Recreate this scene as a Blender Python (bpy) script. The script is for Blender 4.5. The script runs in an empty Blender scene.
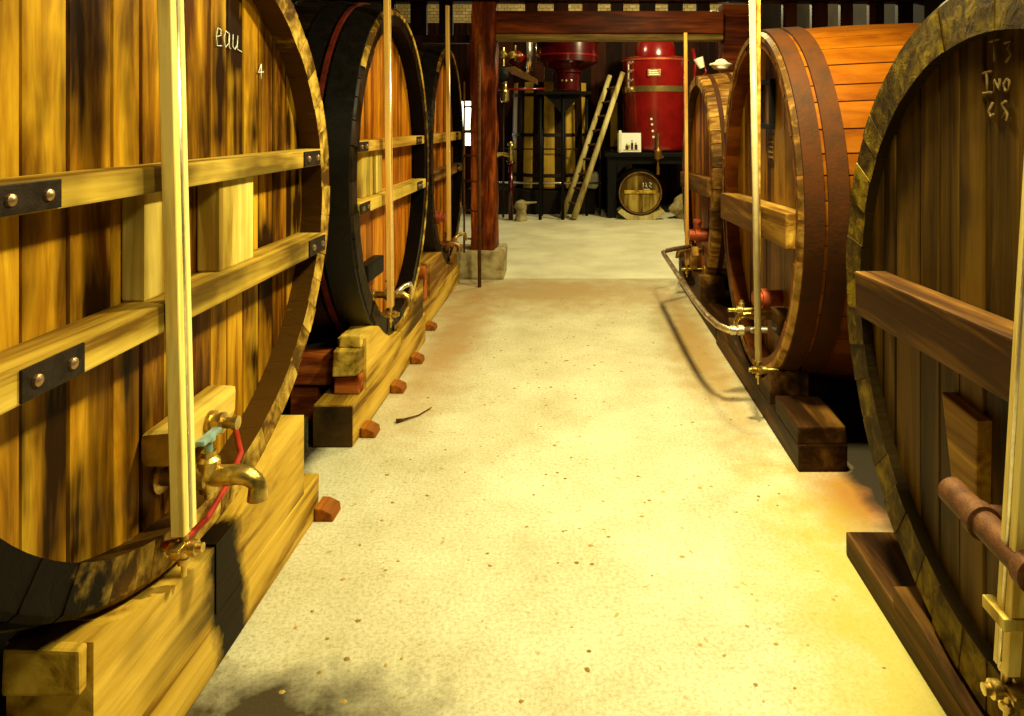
import bpy, bmesh, math, random
from mathutils import Vector, Matrix
random.seed(7)
PI = math.pi
S = bpy.context.scene
C = S.collection
# ------------------------------------------------------------------ camera
EYE = 1.6
F = 700.0; U0 = 575.0; V0 = 122.0        # focal length and vanishing point in px of the 1024x716 frame
cd = bpy.data.cameras.new('camera'); cam = bpy.data.objects.new('camera', cd); C.objects.link(cam)
cam.location = (0, 0, EYE); cam.rotation_euler = (PI/2, 0, 0)
cd.sensor_width = 36; cd.lens = 36*F/1024
cd.shift_x = (512-U0)/1024; cd.shift_y = -(358-V0)/1024
cd.clip_start = .05
S.camera = cam
# ------------------------------------------------------------------ world, lights, exposure
w = bpy.data.worlds.new('world'); S.world = w; w.use_nodes = True
w.node_tree.nodes['Background'].inputs[0].default_value = (1, .75, .35, 1)
w.node_tree.nodes['Background'].inputs[1].default_value = .02
def lamp(name, loc, power, col, radius=.1, kind='POINT', rot=(0, 0, 0), size=None, spread=None):
    l = bpy.data.lights.new(name, kind); l.energy = power; l.color = col
    if kind == 'POINT': l.shadow_soft_size = radius
    if kind == 'AREA':
        l.shape = 'RECTANGLE'; l.size, l.size_y = size
        if spread: l.spread = spread
    o = bpy.data.objects.new(name, l); C.objects.link(o); o.location = loc; o.rotation_euler = rot
    return o
WARM = (1, .92, .50)
lamp('aisle_lamp', (.80, 2.9, 3.0), 100, WARM, kind='AREA', size=(.22, .22))
lamp('near_fill', (.70, 1.0, 3.0), 40, WARM, kind='AREA', size=(.5, .5))  # added fill with no fitting, evens out the near left cask
lamp('aisle_far_fill', (.75, 5.5, 3.2), 45, (1, .86, .42), kind='AREA', size=(.3, .3))  # added fill with no fitting, keeps the far aisle floor bright
lamp('still_room_lamp', (1.9, 9.6, 3.5), 260, (1, .88, .46), .12)
lamp('upper_brick_fill', (-.6, 11.2, 3.75), 45, (1, .84, .5), .1)  # added unseen fill that lights the brick above the dark boards
S.view_settings.view_transform = 'Standard'; S.view_settings.look = 'None'
S.view_settings.exposure = .9; S.view_settings.gamma = 1; S.view_settings.use_curve_mapping = False

# ------------------------------------------------------------------ materials
def newmat(name):
    m = bpy.data.materials.new(name); m.use_nodes = True
    nt = m.node_tree
    return m, nt, nt.nodes, nt.links, nt.nodes['Principled BSDF']
def ramp(n, stops):
    r = n.new('ShaderNodeValToRGB'); e = r.color_ramp.elements
    e[0].position, e[0].color = stops[0][0], (*stops[0][1], 1)
    e[1].position, e[1].color = stops[1][0], (*stops[1][1], 1)
    for p, c in stops[2:]:
        x = e.new(p); x.color = (*c, 1)
    return r
def noise(n, l, vec, scale, detail=5, rough=.6, dist=0):
    t = n.new('ShaderNodeTexNoise'); t.inputs['Scale'].default_value = scale
    t.inputs['Detail'].default_value = detail; t.inputs['Roughness'].default_value = rough
    t.inputs['Distortion'].default_value = dist
    l.new(vec, t.inputs['Vector']); return t
def mixc(n, l, fac, a, b, mode='MIX'):
    x = n.new('ShaderNodeMix'); x.data_type = 'RGBA'; x.blend_type = mode
    for s, v in ((x.inputs[0], fac), (x.inputs[6], a), (x.inputs[7], b)):
        if hasattr(v, 'links'): l.new(v, s)
        elif isinstance(v, (int, float)): s.default_value = v
        else: s.default_value = (*v, 1)
    return x.outputs[2]
def wood(name, lo, mid, hi, stain=(.02, .008, .002), axis='Z', grain=14, stain_amt=.5, rough=.5, bump=.35, stretch=.07, tonek=.35, spec=.06, blotch=2.2, dk=.55, gain=1.):
    m, nt, n, l, b = newmat(name)
    tc = n.new('ShaderNodeTexCoord'); at = n.new('ShaderNodeAttribute'); at.attribute_name = 'tone'
    mul = n.new('ShaderNodeVectorMath'); mul.operation = 'MULTIPLY_ADD'
    l.new(at.outputs['Vector'], mul.inputs[0]); mul.inputs[1].default_value = (7.3, 5.1, 3.7)
    l.new(tc.outputs['Object'], mul.inputs[2])
    mp = n.new('ShaderNodeMapping'); sc = [1, 1, 1]; sc['XYZ'.index(axis)] = stretch
    mp.inputs['Scale'].default_value = sc; l.new(mul.outputs[0], mp.inputs[0])
    g = noise(n, l, mp.outputs[0], grain, 6, .65, .6)
    big = noise(n, l, mp.outputs[0], grain*.28, 3, .5, 1.2)
    bl = noise(n, l, mul.outputs[0], blotch, 3, .55)
    add = n.new('ShaderNodeMath'); add.operation = 'MULTIPLY_ADD'
    l.new(at.outputs['Fac'], add.inputs[0]); add.inputs[1].default_value = tonek
    gg = n.new('ShaderNodeMath'); gg.operation = 'MULTIPLY'; l.new(g.outputs[0], gg.inputs[0]); gg.inputs[1].default_value = 1.5*gain; l.new(gg.outputs[0], add.inputs[2])
    ad2 = n.new('ShaderNodeMath'); ad2.operation = 'MULTIPLY_ADD'
    l.new(big.outputs[0], ad2.inputs[0]); ad2.inputs[1].default_value = 1.6*gain; l.new(add.outputs[0], ad2.inputs[2])
    sb = n.new('ShaderNodeMath'); sb.operation = 'SUBTRACT'; l.new(ad2.outputs[0], sb.inputs[0]); sb.inputs[1].default_value = 1.55*gain-.5
    DK = dk
    r = ramp(n, [(.25, tuple(v*DK for v in lo)), (.80, tuple(v*.8 for v in hi)), (.50, tuple(v*DK for v in mid))]); l.new(sb.outputs[0], r.inputs[0])
    # stains: streaks along the grain crossed with broad blotches
    st = noise(n, l, mp.outputs[0], grain*.55, 4, .6, .3)
    pr = n.new('ShaderNodeMath'); pr.operation = 'MULTIPLY'; l.new(st.outputs[0], pr.inputs[0]); l.new(bl.outputs[0], pr.inputs[1])
    k = .31-.2*stain_amt
    rs = ramp(n, [(max(0, k-.01), (0, 0, 0)), (min(1, k+.14), (1, 1, 1))]); l.new(pr.outputs[0], rs.inputs[0])
    fm = n.new('ShaderNodeMath'); fm.operation = 'MULTIPLY'; l.new(rs.outputs[0], fm.inputs[0]); fm.inputs[1].default_value = min(1, .5+stain_amt)
    col = mixc(n, l, fm.outputs[0], r.outputs[0], stain)
    l.new(col, b.inputs['Base Color'])
    bp = n.new('ShaderNodeBump'); bp.inputs['Strength'].default_value = bump; bp.inputs['Distance'].default_value = .01
    l.new(g.outputs[0], bp.inputs['Height']); l.new(bp.outputs[0], b.inputs['Normal'])
    b.inputs['Roughness'].default_value = rough; b.inputs['Specular IOR Level'].default_value = spec
    return m
def plain(name, col, rough=.5, metal=0, vary=.25, scale=12, bump=.1, spec=.12, dirt=None):
    m, nt, n, l, b = newmat(name)
    tc = n.new('ShaderNodeTexCoord')
    g = noise(n, l, tc.outputs['Object'], scale, 5, .6)
    d = dirt or tuple(c*(1-vary) for c in col)
    r = ramp(n, [(.35, d), (.62, col)]); l.new(g.outputs[0], r.inputs[0]); l.new(r.outputs[0], b.inputs['Base Color'])
    bp = n.new('ShaderNodeBump'); bp.inputs['Strength'].default_value = bump; bp.inputs['Distance'].default_value = .005
    g2 = noise(n, l, tc.outputs['Object'], scale*6, 4, .6)
    l.new(g2.outputs[0], bp.inputs['Height']); l.new(bp.outputs[0], b.inputs['Normal'])
    b.inputs['Roughness'].default_value = rough; b.inputs['Metallic'].default_value = metal
    b.inputs['Specular IOR Level'].default_value = spec
    return m
M = {}
M['head_yellow'] = wood('head_yellow', (.14, .036, .002), (.66, .29, .010), (.80, .44, .022), (.018, .006, .001), 'Z', 15, .52, .42, .3, .11, tonek=.10, gain=.8)
M['head_orange'] = wood('head_orange', (.22, .045, .002), (.66, .19, .007), (.75, .29, .015), (.04, .01, .001), 'Z', 14, .32, .4, .25, .08, tonek=.12, gain=.8)
M['head_brown'] = wood('head_brown', (.06, .018, .002), (.28, .11, .008), (.40, .19, .016), (.02, .006, .001), 'Z', 11, .35, .4, .3, .06)
M['head_olive'] = wood('head_olive', (.03, .014, .002), (.10, .048, .004), (.16, .08, .007), (.012, .005, .001), 'Z', 11, .35, .5, .3, .06)
M['stave_yellow'] = wood('stave_yellow', (.12, .05, .005), (.50, .27, .03), (.70, .45, .07), (.02, .009, .002), 'X', 16, .2, .55, .5, .3)
M['stave_orange'] = wood('stave_orange', (.11, .022, .002), (.26, .068, .002), (.30, .095, .004), (.06, .015, .002), 'X', 12, .02, .4, .2, .3, tonek=.1, gain=.4)
M['stave_brown'] = wood('stave_brown', (.10, .045, .007), (.30, .13, .02), (.5, .27, .05), (.02, .008, .002), 'X', 16, .3, .5, .4, .3)
M['stave_olive'] = wood('stave_olive', (.035, .018, .001), (.11, .06, .002), (.22, .14, .005), (.02, .01, .002), 'X', 18, .25, .6, .5, .25, gain=.8)
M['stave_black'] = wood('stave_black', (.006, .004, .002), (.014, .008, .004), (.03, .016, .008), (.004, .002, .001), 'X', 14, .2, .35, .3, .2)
M['bar_yellow'] = wood('bar_yellow', (.3, .14, .012), (.82, .52, .06), (.80, .54, .09), (.04, .018, .003), 'Y', 14, .32, .5, .4, .06, dk=0.6)
M['bar_brown'] = wood('bar_brown', (.08, .03, .005), (.26, .11, .015), (.45, .22, .03), (.03, .01, .002), 'Y', 14, .25, .5, .4, .06)
M['bar_orange'] = wood('bar_orange', (.2, .08, .01), (.5, .26, .03), (.75, .46, .08), (.04, .018, .003), 'Y', 14, .15, .5, .4, .06, dk=0.7)
M['batten_pale'] = wood('batten_pale', (.7, .45, .08), (1., .78, .22), (1., .85, .32), (.12, .07, .01), 'Z', 18, .04, .4, .2, .04, dk=0.95)
M['batten_amber'] = wood('batten_amber', (.5, .2, .03), (.8, .42, .07), (.95, .6, .15), (.12, .05, .01), 'Z', 18, .06, .4, .2, .04, dk=.8)
M['pipe_ivory'] = None
M['block_yellow'] = wood('block_yellow', (.4, .24, .03), (.85, .60, .10), (.95, .72, .17), (.08, .04, .01), 'Z', 14, .12, .5, .3, .06, dk=0.62)
M['cradle_yellow'] = wood('cradle_yellow', (.3, .13, .01), (.85, .50, .05), (.80, .50, .07), (.025, .011, .002), 'Y', 12, .36, .5, .45, .08, blotch=1.6, dk=0.55)
M['cradle_dark'] = wood('cradle_dark', (.035, .013, .003), (.10, .04, .007), (.2, .09, .015), (.012, .004, .001), 'Y', 13, .3, .5, .4, .08)
M['block_red'] = wood('block_red', (.14, .02, .003), (.36, .07, .008), (.5, .14, .02), (.04, .008, .002), 'X', 14, .25, .6, .5, .2)
M['post_red'] = wood('post_red', (.08, .012, .002), (.24, .04, .005), (.42, .10, .012), (.03, .005, .001), 'Z', 16, .22, .4, .9, .15)
M['lintel_red'] = wood('lintel_red', (.07, .012, .002), (.17, .03, .005), (.26, .055, .008), (.03, .006, .001), 'X', 14, .1, .45, .3, .08)
M['lintel_pale'] = wood('lintel_pale', (.1, .05, .01), (.25, .15, .03), (.4, .26, .06), (.03, .01, .002), 'X', 14, .1, .5, .3, .08)
M['slat_dark'] = wood('slat_dark', (.015, .004, .001), (.03, .007, .002), (.05, .012, .003), (.01, .003, .001), 'Z', 14, .1, .6, .3, .08)
M['ladder_pale'] = wood('ladder_pale', (.3, .2, .05), (.55, .42, .14), (.75, .62, .25), (.1, .05, .01), 'Z', 14, .12, .5, .3, .06, dk=0.8)
M['plank_grey'] = wood('plank_grey', (.03, .028, .012), (.07, .06, .028), (.13, .11, .05), (.02, .012, .003), 'X', 18, .15, .6, .4, .08)
M['vat_mixed'] = wood('vat_mixed', (.025, .010, .003), (.09, .035, .008), (.62, .38, .05), (.02, .01, .003), 'Z', 9, .12, .5, .3, .05, tonek=.9)
M['wedge_orange'] = wood('wedge_orange', (.25, .07, .006), (.5, .15, .012), (.6, .22, .02), (.1, .02, .002), 'Y', 10, .05, .6, .3, .2)
M['cask_small'] = wood('cask_small', (.12, .06, .008), (.34, .2, .03), (.55, .38, .07), (.03, .014, .003), 'Z', 12, .3, .5, .3, .08)
def stain_or_shade(src, name, cy, ry, dark, cz=.2, rz=.7, rot=.18):
    m = M[src].copy(); m.name = name; nt = m.node_tree; n = nt.nodes; l = nt.links; b = n['Principled BSDF']
    prev = b.inputs['Base Color'].links[0].from_socket
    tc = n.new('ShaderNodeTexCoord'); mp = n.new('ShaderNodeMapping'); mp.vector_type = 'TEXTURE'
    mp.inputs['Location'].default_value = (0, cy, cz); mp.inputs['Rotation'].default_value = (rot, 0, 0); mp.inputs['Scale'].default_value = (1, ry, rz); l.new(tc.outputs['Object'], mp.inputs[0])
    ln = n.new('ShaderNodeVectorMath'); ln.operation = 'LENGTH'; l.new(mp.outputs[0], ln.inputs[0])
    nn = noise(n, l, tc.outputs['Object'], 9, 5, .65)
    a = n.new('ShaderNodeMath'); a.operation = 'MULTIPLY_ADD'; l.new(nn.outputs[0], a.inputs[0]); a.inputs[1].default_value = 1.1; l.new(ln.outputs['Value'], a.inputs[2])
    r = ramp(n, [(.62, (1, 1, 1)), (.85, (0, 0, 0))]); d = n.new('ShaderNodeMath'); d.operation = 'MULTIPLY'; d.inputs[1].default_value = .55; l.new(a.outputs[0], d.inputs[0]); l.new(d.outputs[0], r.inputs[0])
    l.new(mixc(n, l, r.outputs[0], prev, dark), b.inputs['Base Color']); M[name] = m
stain_or_shade('cradle_yellow', 'cradle_stained', -.05, .12, (.010, .005, .001))
stain_or_shade('stave_yellow', 'stave_yellow_shaded', -.95, .75, (.004, .002, .001), .25, .75, 0)  # shade painted into the stave colour, low on the near side
M['hoop_black'] = plain('hoop_black', (.008, .006, .004), .24, .0, .5, 20, .6, .3)
M['hoop_brown'] = plain('hoop_brown', (.055, .017, .004), .55, .0, .5, 9, .4, .04, dirt=(.035, .014, .005))
M['hoop_red'] = plain('hoop_red', (.10, .012, .005), .45, 0, .5, 15)
M['iron'] = plain('iron', (.035, .022, .014), .5, .5, .5, 30, .3)
M['iron_rust'] = plain('iron_rust', (.14, .055, .018), .6, .2, .5, 25, .4)
M['bolt'] = plain('bolt', (.45, .28, .14), .35, .8, .4, 30)
M['brass'] = plain('brass', (.72, .50, .13), .3, .9, .5, 25, .2, dirt=(.25, .16, .03))
M['brass_old'] = plain('brass_old', (.34, .17, .05), .4, .8, .5, 25, .2)
M['copper_red'] = plain('copper_red', (.45, .09, .03), .4, .5, .5, 20, .2)
M['steel'] = plain('steel', (.85, .76, .55), .28, .9, .3, 30, .1)
M['pipe_steel'] = plain('pipe_steel', (.62, .48, .25), .3, .85, .5, 18, .15, dirt=(.26, .14, .05))
M['blue_grey'] = plain('blue_grey', (.30, .44, .36), .4, .3, .5, 20, .2)
M['rubber_red'] = plain('rubber_red', (.38, .03, .012), .4, 0, .4, 10)
M['enamel_red'] = plain('enamel_red', (.20, .005, .004), .22, .0, .35, 5, .06, .7)
M['enamel_dark_red'] = plain('enamel_dark_red', (.07, .003, .003), .2, .1, .5, 4, .05, .7)
M['brass_band'] = plain('brass_band', (.75, .56, .18), .22, .9, .2, 20, .1)
M['black_paint'] = plain('black_paint', (.006, .005, .004), .5, 0, .4, 12, .2)
M['pipe_ivory'] = plain('pipe_ivory', (.50, .38, .17), .25, .0, .25, 14, .05, .6)
M['white_card'] = plain('white_card', (.85, .83, .7), .5, 0, .05, 5, 0)
M['cloth_white'] = plain('cloth_white', (.8, .74, .52), .8, 0, .25, 9, .3)
M['chalk'] = plain('chalk', (.9, .88, .66), .9, 0, .3, 60, .3)
M['chalk_faint'] = plain('chalk_faint', (.24, .15, .045), .9, 0, .4, 60, .3)
M['ink'] = plain('ink', (.05, .03, .015), .6, 0, .3, 20, 0)
M['ink_ochre'] = plain('ink_ochre', (.55, .36, .08), .6, 0, .3, 20, 0)
M['crumb'] = plain('crumb', (.42, .27, .07), .8, 0, .6, 3, .2, dirt=(.14, .08, .02))
M['tar'] = plain('tar', (.07, .035, .006), .5, 0, .5, 5, .5, dirt=(.012, .007, .003))
M['stone'] = plain('stone', (.42, .34, .15), .85, 0, .5, 7, .9, .3, dirt=(.16, .11, .04))
M['dark_wall'] = plain('dark_wall', (.012, .007, .004), .9, 0, .5, 3, .5, .2)
M['ceiling_dark'] = plain('ceiling_dark', (.05, .03, .012), .9, 0, .4, 3, .3, .2)
# brick back wall
m, nt, n, l, b = newmat('brick_pale'); tc = n.new('ShaderNodeTexCoord'); mp = n.new('ShaderNodeMapping')
mp.inputs['Rotation'].default_value = (PI/2, 0, 0); l.new(tc.outputs['Object'], mp.inputs[0])
br = n.new('ShaderNodeTexBrick'); br.inputs['Scale'].default_value = 4; br.inputs['Color1'].default_value = (.55, .42, .16, 1)
br.inputs['Color2'].default_value = (.35, .24, .08, 1); br.inputs['Mortar'].default_value = (.1, .06, .02, 1)
l.new(mp.outputs[0], br.inputs[0]); l.new(br.outputs[0], b.inputs['Base Color']); b.inputs['Roughness'].default_value = .9; M['brick_pale'] = m
# floor
m, nt, n, l, b = newmat('floor_concrete'); tc = n.new('ShaderNodeTexCoord'); V = tc.outputs['Object']
g = noise(n, l, V, 2.2, 8, .65); r = ramp(n, [(.3, (.44, .385, .21)), (.65, (.60, .555, .36))]); l.new(g.outputs[0], r.inputs[0])
fine = noise(n, l, V, 70, 6, .75); rf = ramp(n, [(.36, (.45, .36, .16)), (.55, (1, 1, 1))]); l.new(fine.outputs[0], rf.inputs[0])
col = mixc(n, l, .55, r.outputs[0], rf.outputs[0], 'MULTIPLY')
vo = n.new('ShaderNodeTexVoronoi'); vo.inputs['Scale'].default_value = 17; vo.inputs['Randomness'].default_value = 1
wv = noise(n, l, V, 25, 3, .5); vm = n.new('ShaderNodeVectorMath'); vm.operation = 'MULTIPLY_ADD'; l.new(wv.outputs['Color'], vm.inputs[0]); vm.inputs[1].default_value = (.06, .06, .06); l.new(V, vm.inputs[2]); l.new(vm.outputs[0], vo.inputs[0])
rc = ramp(n, [(.10, (1, 1, 1)), (.16, (0, 0, 0))]); l.new(vo.outputs['Distance'], rc.inputs[0])
sel = n.new('ShaderNodeSeparateColor'); l.new(vo.outputs['Color'], sel.inputs[0])
gt = n.new('ShaderNodeMath'); gt.operation = 'GREATER_THAN'; l.new(sel.outputs[0], gt.inputs[0]); gt.inputs[1].default_value = .45
mu = n.new('ShaderNodeMath'); mu.operation = 'MULTIPLY'; l.new(rc.outputs[0], mu.inputs[0]); l.new(gt.outputs[0], mu.inputs[1])
mu2 = n.new('ShaderNodeMath'); mu2.operation = 'MULTIPLY'; l.new(mu.outputs[0], mu2.inputs[0]); mu2.inputs[1].default_value = .6
col = mixc(n, l, mu2.outputs[0], col, (.30, .19, .04))
def patch(cx, cy, rx, ry, c, amt, col, k=.55, sc=6):
    mp = n.new('ShaderNodeMapping'); mp.vector_type = 'TEXTURE'; mp.inputs['Location'].default_value = (cx, cy, 0); mp.inputs['Scale'].default_value = (rx, ry, 1)
    l.new(V, mp.inputs[0])
    ln = n.new('ShaderNodeVectorMath'); ln.operation = 'LENGTH'; l.new(mp.outputs[0], ln.inputs[0])
    nn = noise(n, l, V, sc, 5, .6)
    a = n.new('ShaderNodeMath'); a.operation = 'MULTIPLY_ADD'; l.new(nn.outputs[0], a.inputs[0]); a.inputs[1].default_value = 1.4; l.new(ln.outputs['Value'], a.inputs[2])
    rr = ramp(n, [(0.0, (1, 1, 1)), (1, (0, 0, 0))]); rr.color_ramp.elements[0].position = .5
    d = n.new('ShaderNodeMath'); d.operation = 'MULTIPLY'; l.new(a.outputs[0], d.inputs[0]); d.inputs[1].default_value = .5; l.new(d.outputs[0], rr.inputs[0])
    mm = n.new('ShaderNodeMath'); mm.operation = 'MULTIPLY'; l.new(rr.outputs[0], mm.inputs[0]); mm.inputs[1].default_value = amt
    return mixc(n, l, mm.outputs[0], col, c)
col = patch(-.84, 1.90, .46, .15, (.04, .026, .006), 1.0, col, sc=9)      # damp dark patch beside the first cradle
col = patch(-.2, 6.6, 1.3, .75, (.34, .2, .05), .75, col)                 # dirt before the threshold
col = patch(1.22, 2.95, .26, .35, (.40, .08, .005), .9, col)                  # reddish patch by the right beam
col = patch(1.0, 2.1, .34, 1.2, (.40, .31, .03), .8, col)
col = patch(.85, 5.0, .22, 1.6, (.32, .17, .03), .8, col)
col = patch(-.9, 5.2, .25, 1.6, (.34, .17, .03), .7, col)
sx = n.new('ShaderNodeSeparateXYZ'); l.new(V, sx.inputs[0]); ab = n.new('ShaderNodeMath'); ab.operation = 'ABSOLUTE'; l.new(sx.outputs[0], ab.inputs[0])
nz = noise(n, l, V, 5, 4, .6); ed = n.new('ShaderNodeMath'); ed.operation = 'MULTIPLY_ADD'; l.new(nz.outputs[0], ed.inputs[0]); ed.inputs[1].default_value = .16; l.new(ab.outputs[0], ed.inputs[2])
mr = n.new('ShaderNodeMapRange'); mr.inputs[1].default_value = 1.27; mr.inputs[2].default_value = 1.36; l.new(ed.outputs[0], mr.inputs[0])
col = mixc(n, l, mr.outputs[0], col, (.03, .02, .009))        # floor turns darker below the casks
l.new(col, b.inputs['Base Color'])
bp = n.new('ShaderNodeBump'); bp.inputs['Strength'].default_value = .45; bp.inputs['Distance'].default_value = .01
l.new(fine.outputs[0], bp.inputs['Height']); l.new(bp.outputs[0], b.inputs['Normal']); b.inputs['Roughness'].default_value = .7; b.inputs['Specular IOR Level'].default_value = .25
M['floor_concrete'] = m
m, nt, n, l, b = newmat('floor_slab'); tc = n.new('ShaderNodeTexCoord')
g = noise(n, l, tc.outputs['Object'], 1.6, 8, .6); r = ramp(n, [(.3, (.50, .45, .26)), (.65, (.72, .68, .45))]); l.new(g.outputs[0], r.inputs[0]); l.new(r.outputs[0], b.inputs['Base Color'])
b.inputs['Roughness'].default_value = .6; M['floor_slab'] = m

# ------------------------------------------------------------------ mesh helpers
def NB():
    bm = bmesh.new(); bm.faces.layers.float.new('tone'); return bm
def settone(bm, faces, t):
    L = bm.faces.layers.float['tone']
    for f in faces: f[L] = t
def mark(bm, before, tone, smooth=False):
    fs = [f for f in bm.faces if f not in before]
    settone(bm, fs, tone)
    if smooth:
        for f in fs: f.smooth = True
def box(bm, lo, hi, bevel=.0, tone=0., rot=None, piv=None, jitter=0):
    before = set(bm.faces)
    vs = [bm.verts.new((x, y, z)) for x in (lo[0], hi[0]) for y in (lo[1], hi[1]) for z in (lo[2], hi[2])]
    q = [(0, 1, 3, 2), (4, 6, 7, 5), (0, 4, 5, 1), (2, 3, 7, 6), (0, 2, 6, 4), (1, 5, 7, 3)]
    fs = [bm.faces.new([vs[i] for i in f]) for f in q]
    if jitter:
        for v in vs: v.co += Vector((random.uniform(-1, 1), random.uniform(-1, 1), random.uniform(-1, 1)))*jitter
    if bevel:
        es = list({e for f in fs for e in f.edges})
        bmesh.ops.bevel(bm, geom=es, offset=bevel, segments=2, affect='EDGES', profile=.6)
    new = [f for f in bm.faces if f not in before]
    if rot is not None:
        piv = Vector(piv) if piv is not None else (Vector(lo)+Vector(hi))/2
        for v in {v for f in new for v in f.verts}: v.co = rot @ (v.co-piv)+piv
    settone(bm, new, tone)
def prism(bm, poly, axis, a, b, bevel=0, tone=0.):
    """poly: 2D points; axis 'X': poly is (y,z); 'Y': (x,z)"""
    before = set(bm.faces)
    mk = (lambda p, t: (t, p[0], p[1])) if axis == 'X' else ((lambda p, t: (p[0], t, p[1])) if axis == 'Y' else (lambda p, t: (p[0], p[1], t)))
    A = [bm.verts.new(mk(p, a)) for p in poly]; B = [bm.verts.new(mk(p, b)) for p in poly]
    k = len(poly); fs = [bm.faces.new(A), bm.faces.new(B[::-1])]
    for i in range(k): fs.append(bm.faces.new((A[i], B[i], B[(i+1) % k], A[(i+1) % k])))
    bmesh.ops.recalc_face_normals(bm, faces=fs)
    if bevel:
        es = list({e for f in fs[:2] for e in f.edges})
        bmesh.ops.bevel(bm, geom=es, offset=bevel, segments=2, affect='EDGES', profile=.6)
    mark(bm, before, tone)
def tube(bm, pts, rad, seg=12, tone=0., caps=True):
    pts = [Vector(p) for p in pts]; k = len(pts)
    if not isinstance(rad, (list, tuple)): rad = [rad]*k
    before = set(bm.faces); rings = []; up = None
    for i, p in enumerate(pts):
        if i == 0: d = pts[1]-p
        elif i == k-1: d = p-pts[i-1]
        else: d = (pts[i+1]-p).normalized()+(p-pts[i-1]).normalized()
        if d.length < 1e-9: d = pts[min(i+1, k-1)]-pts[max(i-1, 0)]
        d.normalize()
        if up is None: up = Vector((0, 0, 1)) if abs(d.z) < .9 else Vector((1, 0, 0))
        x = up.cross(d)
        if x.length < 1e-4: x = Vector((1, 0, 0)).cross(d)
        x.normalize(); y = d.cross(x); up = y
        rings.append([bm.verts.new(p+(x*math.cos(2*PI*j/seg)+y*math.sin(2*PI*j/seg))*rad[i]) for j in range(seg)])
    for a, b2 in zip(rings, rings[1:]):
        for j in range(seg): bm.faces.new((a[j], a[(j+1) % seg], b2[(j+1) % seg], b2[j]))
    for f in bm.faces:
        if f not in before: f.smooth = True
    if caps: bm.faces.new(rings[0][::-1]); bm.faces.new(rings[-1])
    mark(bm, before, tone)
def lathe(bm, c, axis, prof, seg=24, tone=0.):
    """profile [(t, r)] along axis from c; step pairs get sharp edges by doubling"""
    d = Vector(axis).normalized(); c = Vector(c)
    u = d.cross(Vector((0, 0, 1)) if abs(d.z) < .9 else Vector((1, 0, 0))).normalized(); v = d.cross(u)
    before = set(bm.faces); rings = []
    for t, r in prof:
        rings.append([bm.verts.new(c+d*t+(u*math.cos(2*PI*j/seg)+v*math.sin(2*PI*j/seg))*max(r, 1e-4)) for j in range(seg)])
    for a, b2 in zip(rings, rings[1:]):
        for j in range(seg): bm.faces.new((a[j], a[(j+1) % seg], b2[(j+1) % seg], b2[j]))
    bm.faces.new(rings[0][::-1]); bm.faces.new(rings[-1])
    fs = [f for f in bm.faces if f not in before]
    bmesh.ops.recalc_face_normals(bm, faces=fs)
    mark(bm, before, tone)
    for f in fs:
        if len(f.verts) == 4: f.smooth = True
    for e in {e for f in fs for e in f.edges}:
        if len(e.link_faces) == 2 and e.calc_face_angle(0) > .6: e.smooth = False
def base_of(p):
    v = Vector((0, 0, 0))
    while p is not None: v += Vector(p.location); p = p.parent
    return v
def obj(name, bm, mat, parent=None, at=None):
    off = base_of(parent) if parent is not None else Vector(at or (0, 0, 0))
    bmesh.ops.translate(bm, verts=bm.verts, vec=-off)
    me = bpy.data.meshes.new(name); bm.to_mesh(me); bm.free()
    o = bpy.data.objects.new(name, me); C.objects.link(o)
    me.materials.append(M[mat] if isinstance(mat, str) else mat)
    if parent is not None: o.parent = parent
    else: o.location = off
    return o
def tag(o, label, cat, group=None):
    o['label'] = label; o['category'] = cat
    if group: o['group'] = group
    return o
def thing(name, label, cat, loc, group=None):
    o = bpy.data.objects.new(name, None); C.objects.link(o); o.location = loc; o.empty_display_size = .1
    return tag(o, label, cat, group)
def struct(name, bm, mat):
    o = obj(name, bm, mat); o['kind'] = 'structure'; return o
def dup(root, loc, label):
    r = root.copy(); C.objects.link(r); r.location = loc; r['label'] = label
    for ch in list(root.children):
        c = ch.copy(); C.objects.link(c); c.parent = r
    return r
def px(u, X): return F*X/(u-U0)                  # depth of a point on the plane x=X seen in column u
def pz(v, Y): return EYE-(v-V0)*Y/F              # its height
def at(u, v, Y): return Vector(((u-U0)*Y/F, Y, pz(v, Y)))

# ------------------------------------------------------------------ room shell
bm = NB(); box(bm, (-3.6, -1.6, -.1), (3.6, 7.15, 0)); struct('floor', bm, 'floor_concrete')
bm = NB(); box(bm, (-3.6, 7.16, -.1), (3.6, 13.6, .0)); struct('floor.001', bm, 'floor_slab')
bm = NB(); box(bm, (-3.6, -1.6, 4.2), (3.6, 13.6, 4.3)); struct('ceiling', bm, 'ceiling_dark')
bm = NB(); box(bm, (-3.7, -1.6, -.1), (-3.6, 13.6, 4.3)); struct('wall_left', bm, 'dark_wall')
bm = NB(); box(bm, (3.6, -1.6, -.1), (3.7, 13.6, 4.3)); struct('wall_right', bm, 'dark_wall')
bm = NB(); box(bm, (-3.6, -1.7, -.1), (3.6, -1.6, 4.3)); struct('wall_front', bm, 'dark_wall')
bm = NB(); box(bm, (-3.6, 13.6, -.1), (3.6, 13.7, 4.3)); struct('wall_back', bm, 'brick_pale')
bm = NB()
for k in range(24): box(bm, (-3.59+.3*k, 13.55+.004*(k % 2), .0), (-3.295+.3*k, 13.598, 3.52), 0, tone=math.sin(k*3))
struct('trim_1', bm, 'slat_dark')

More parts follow.
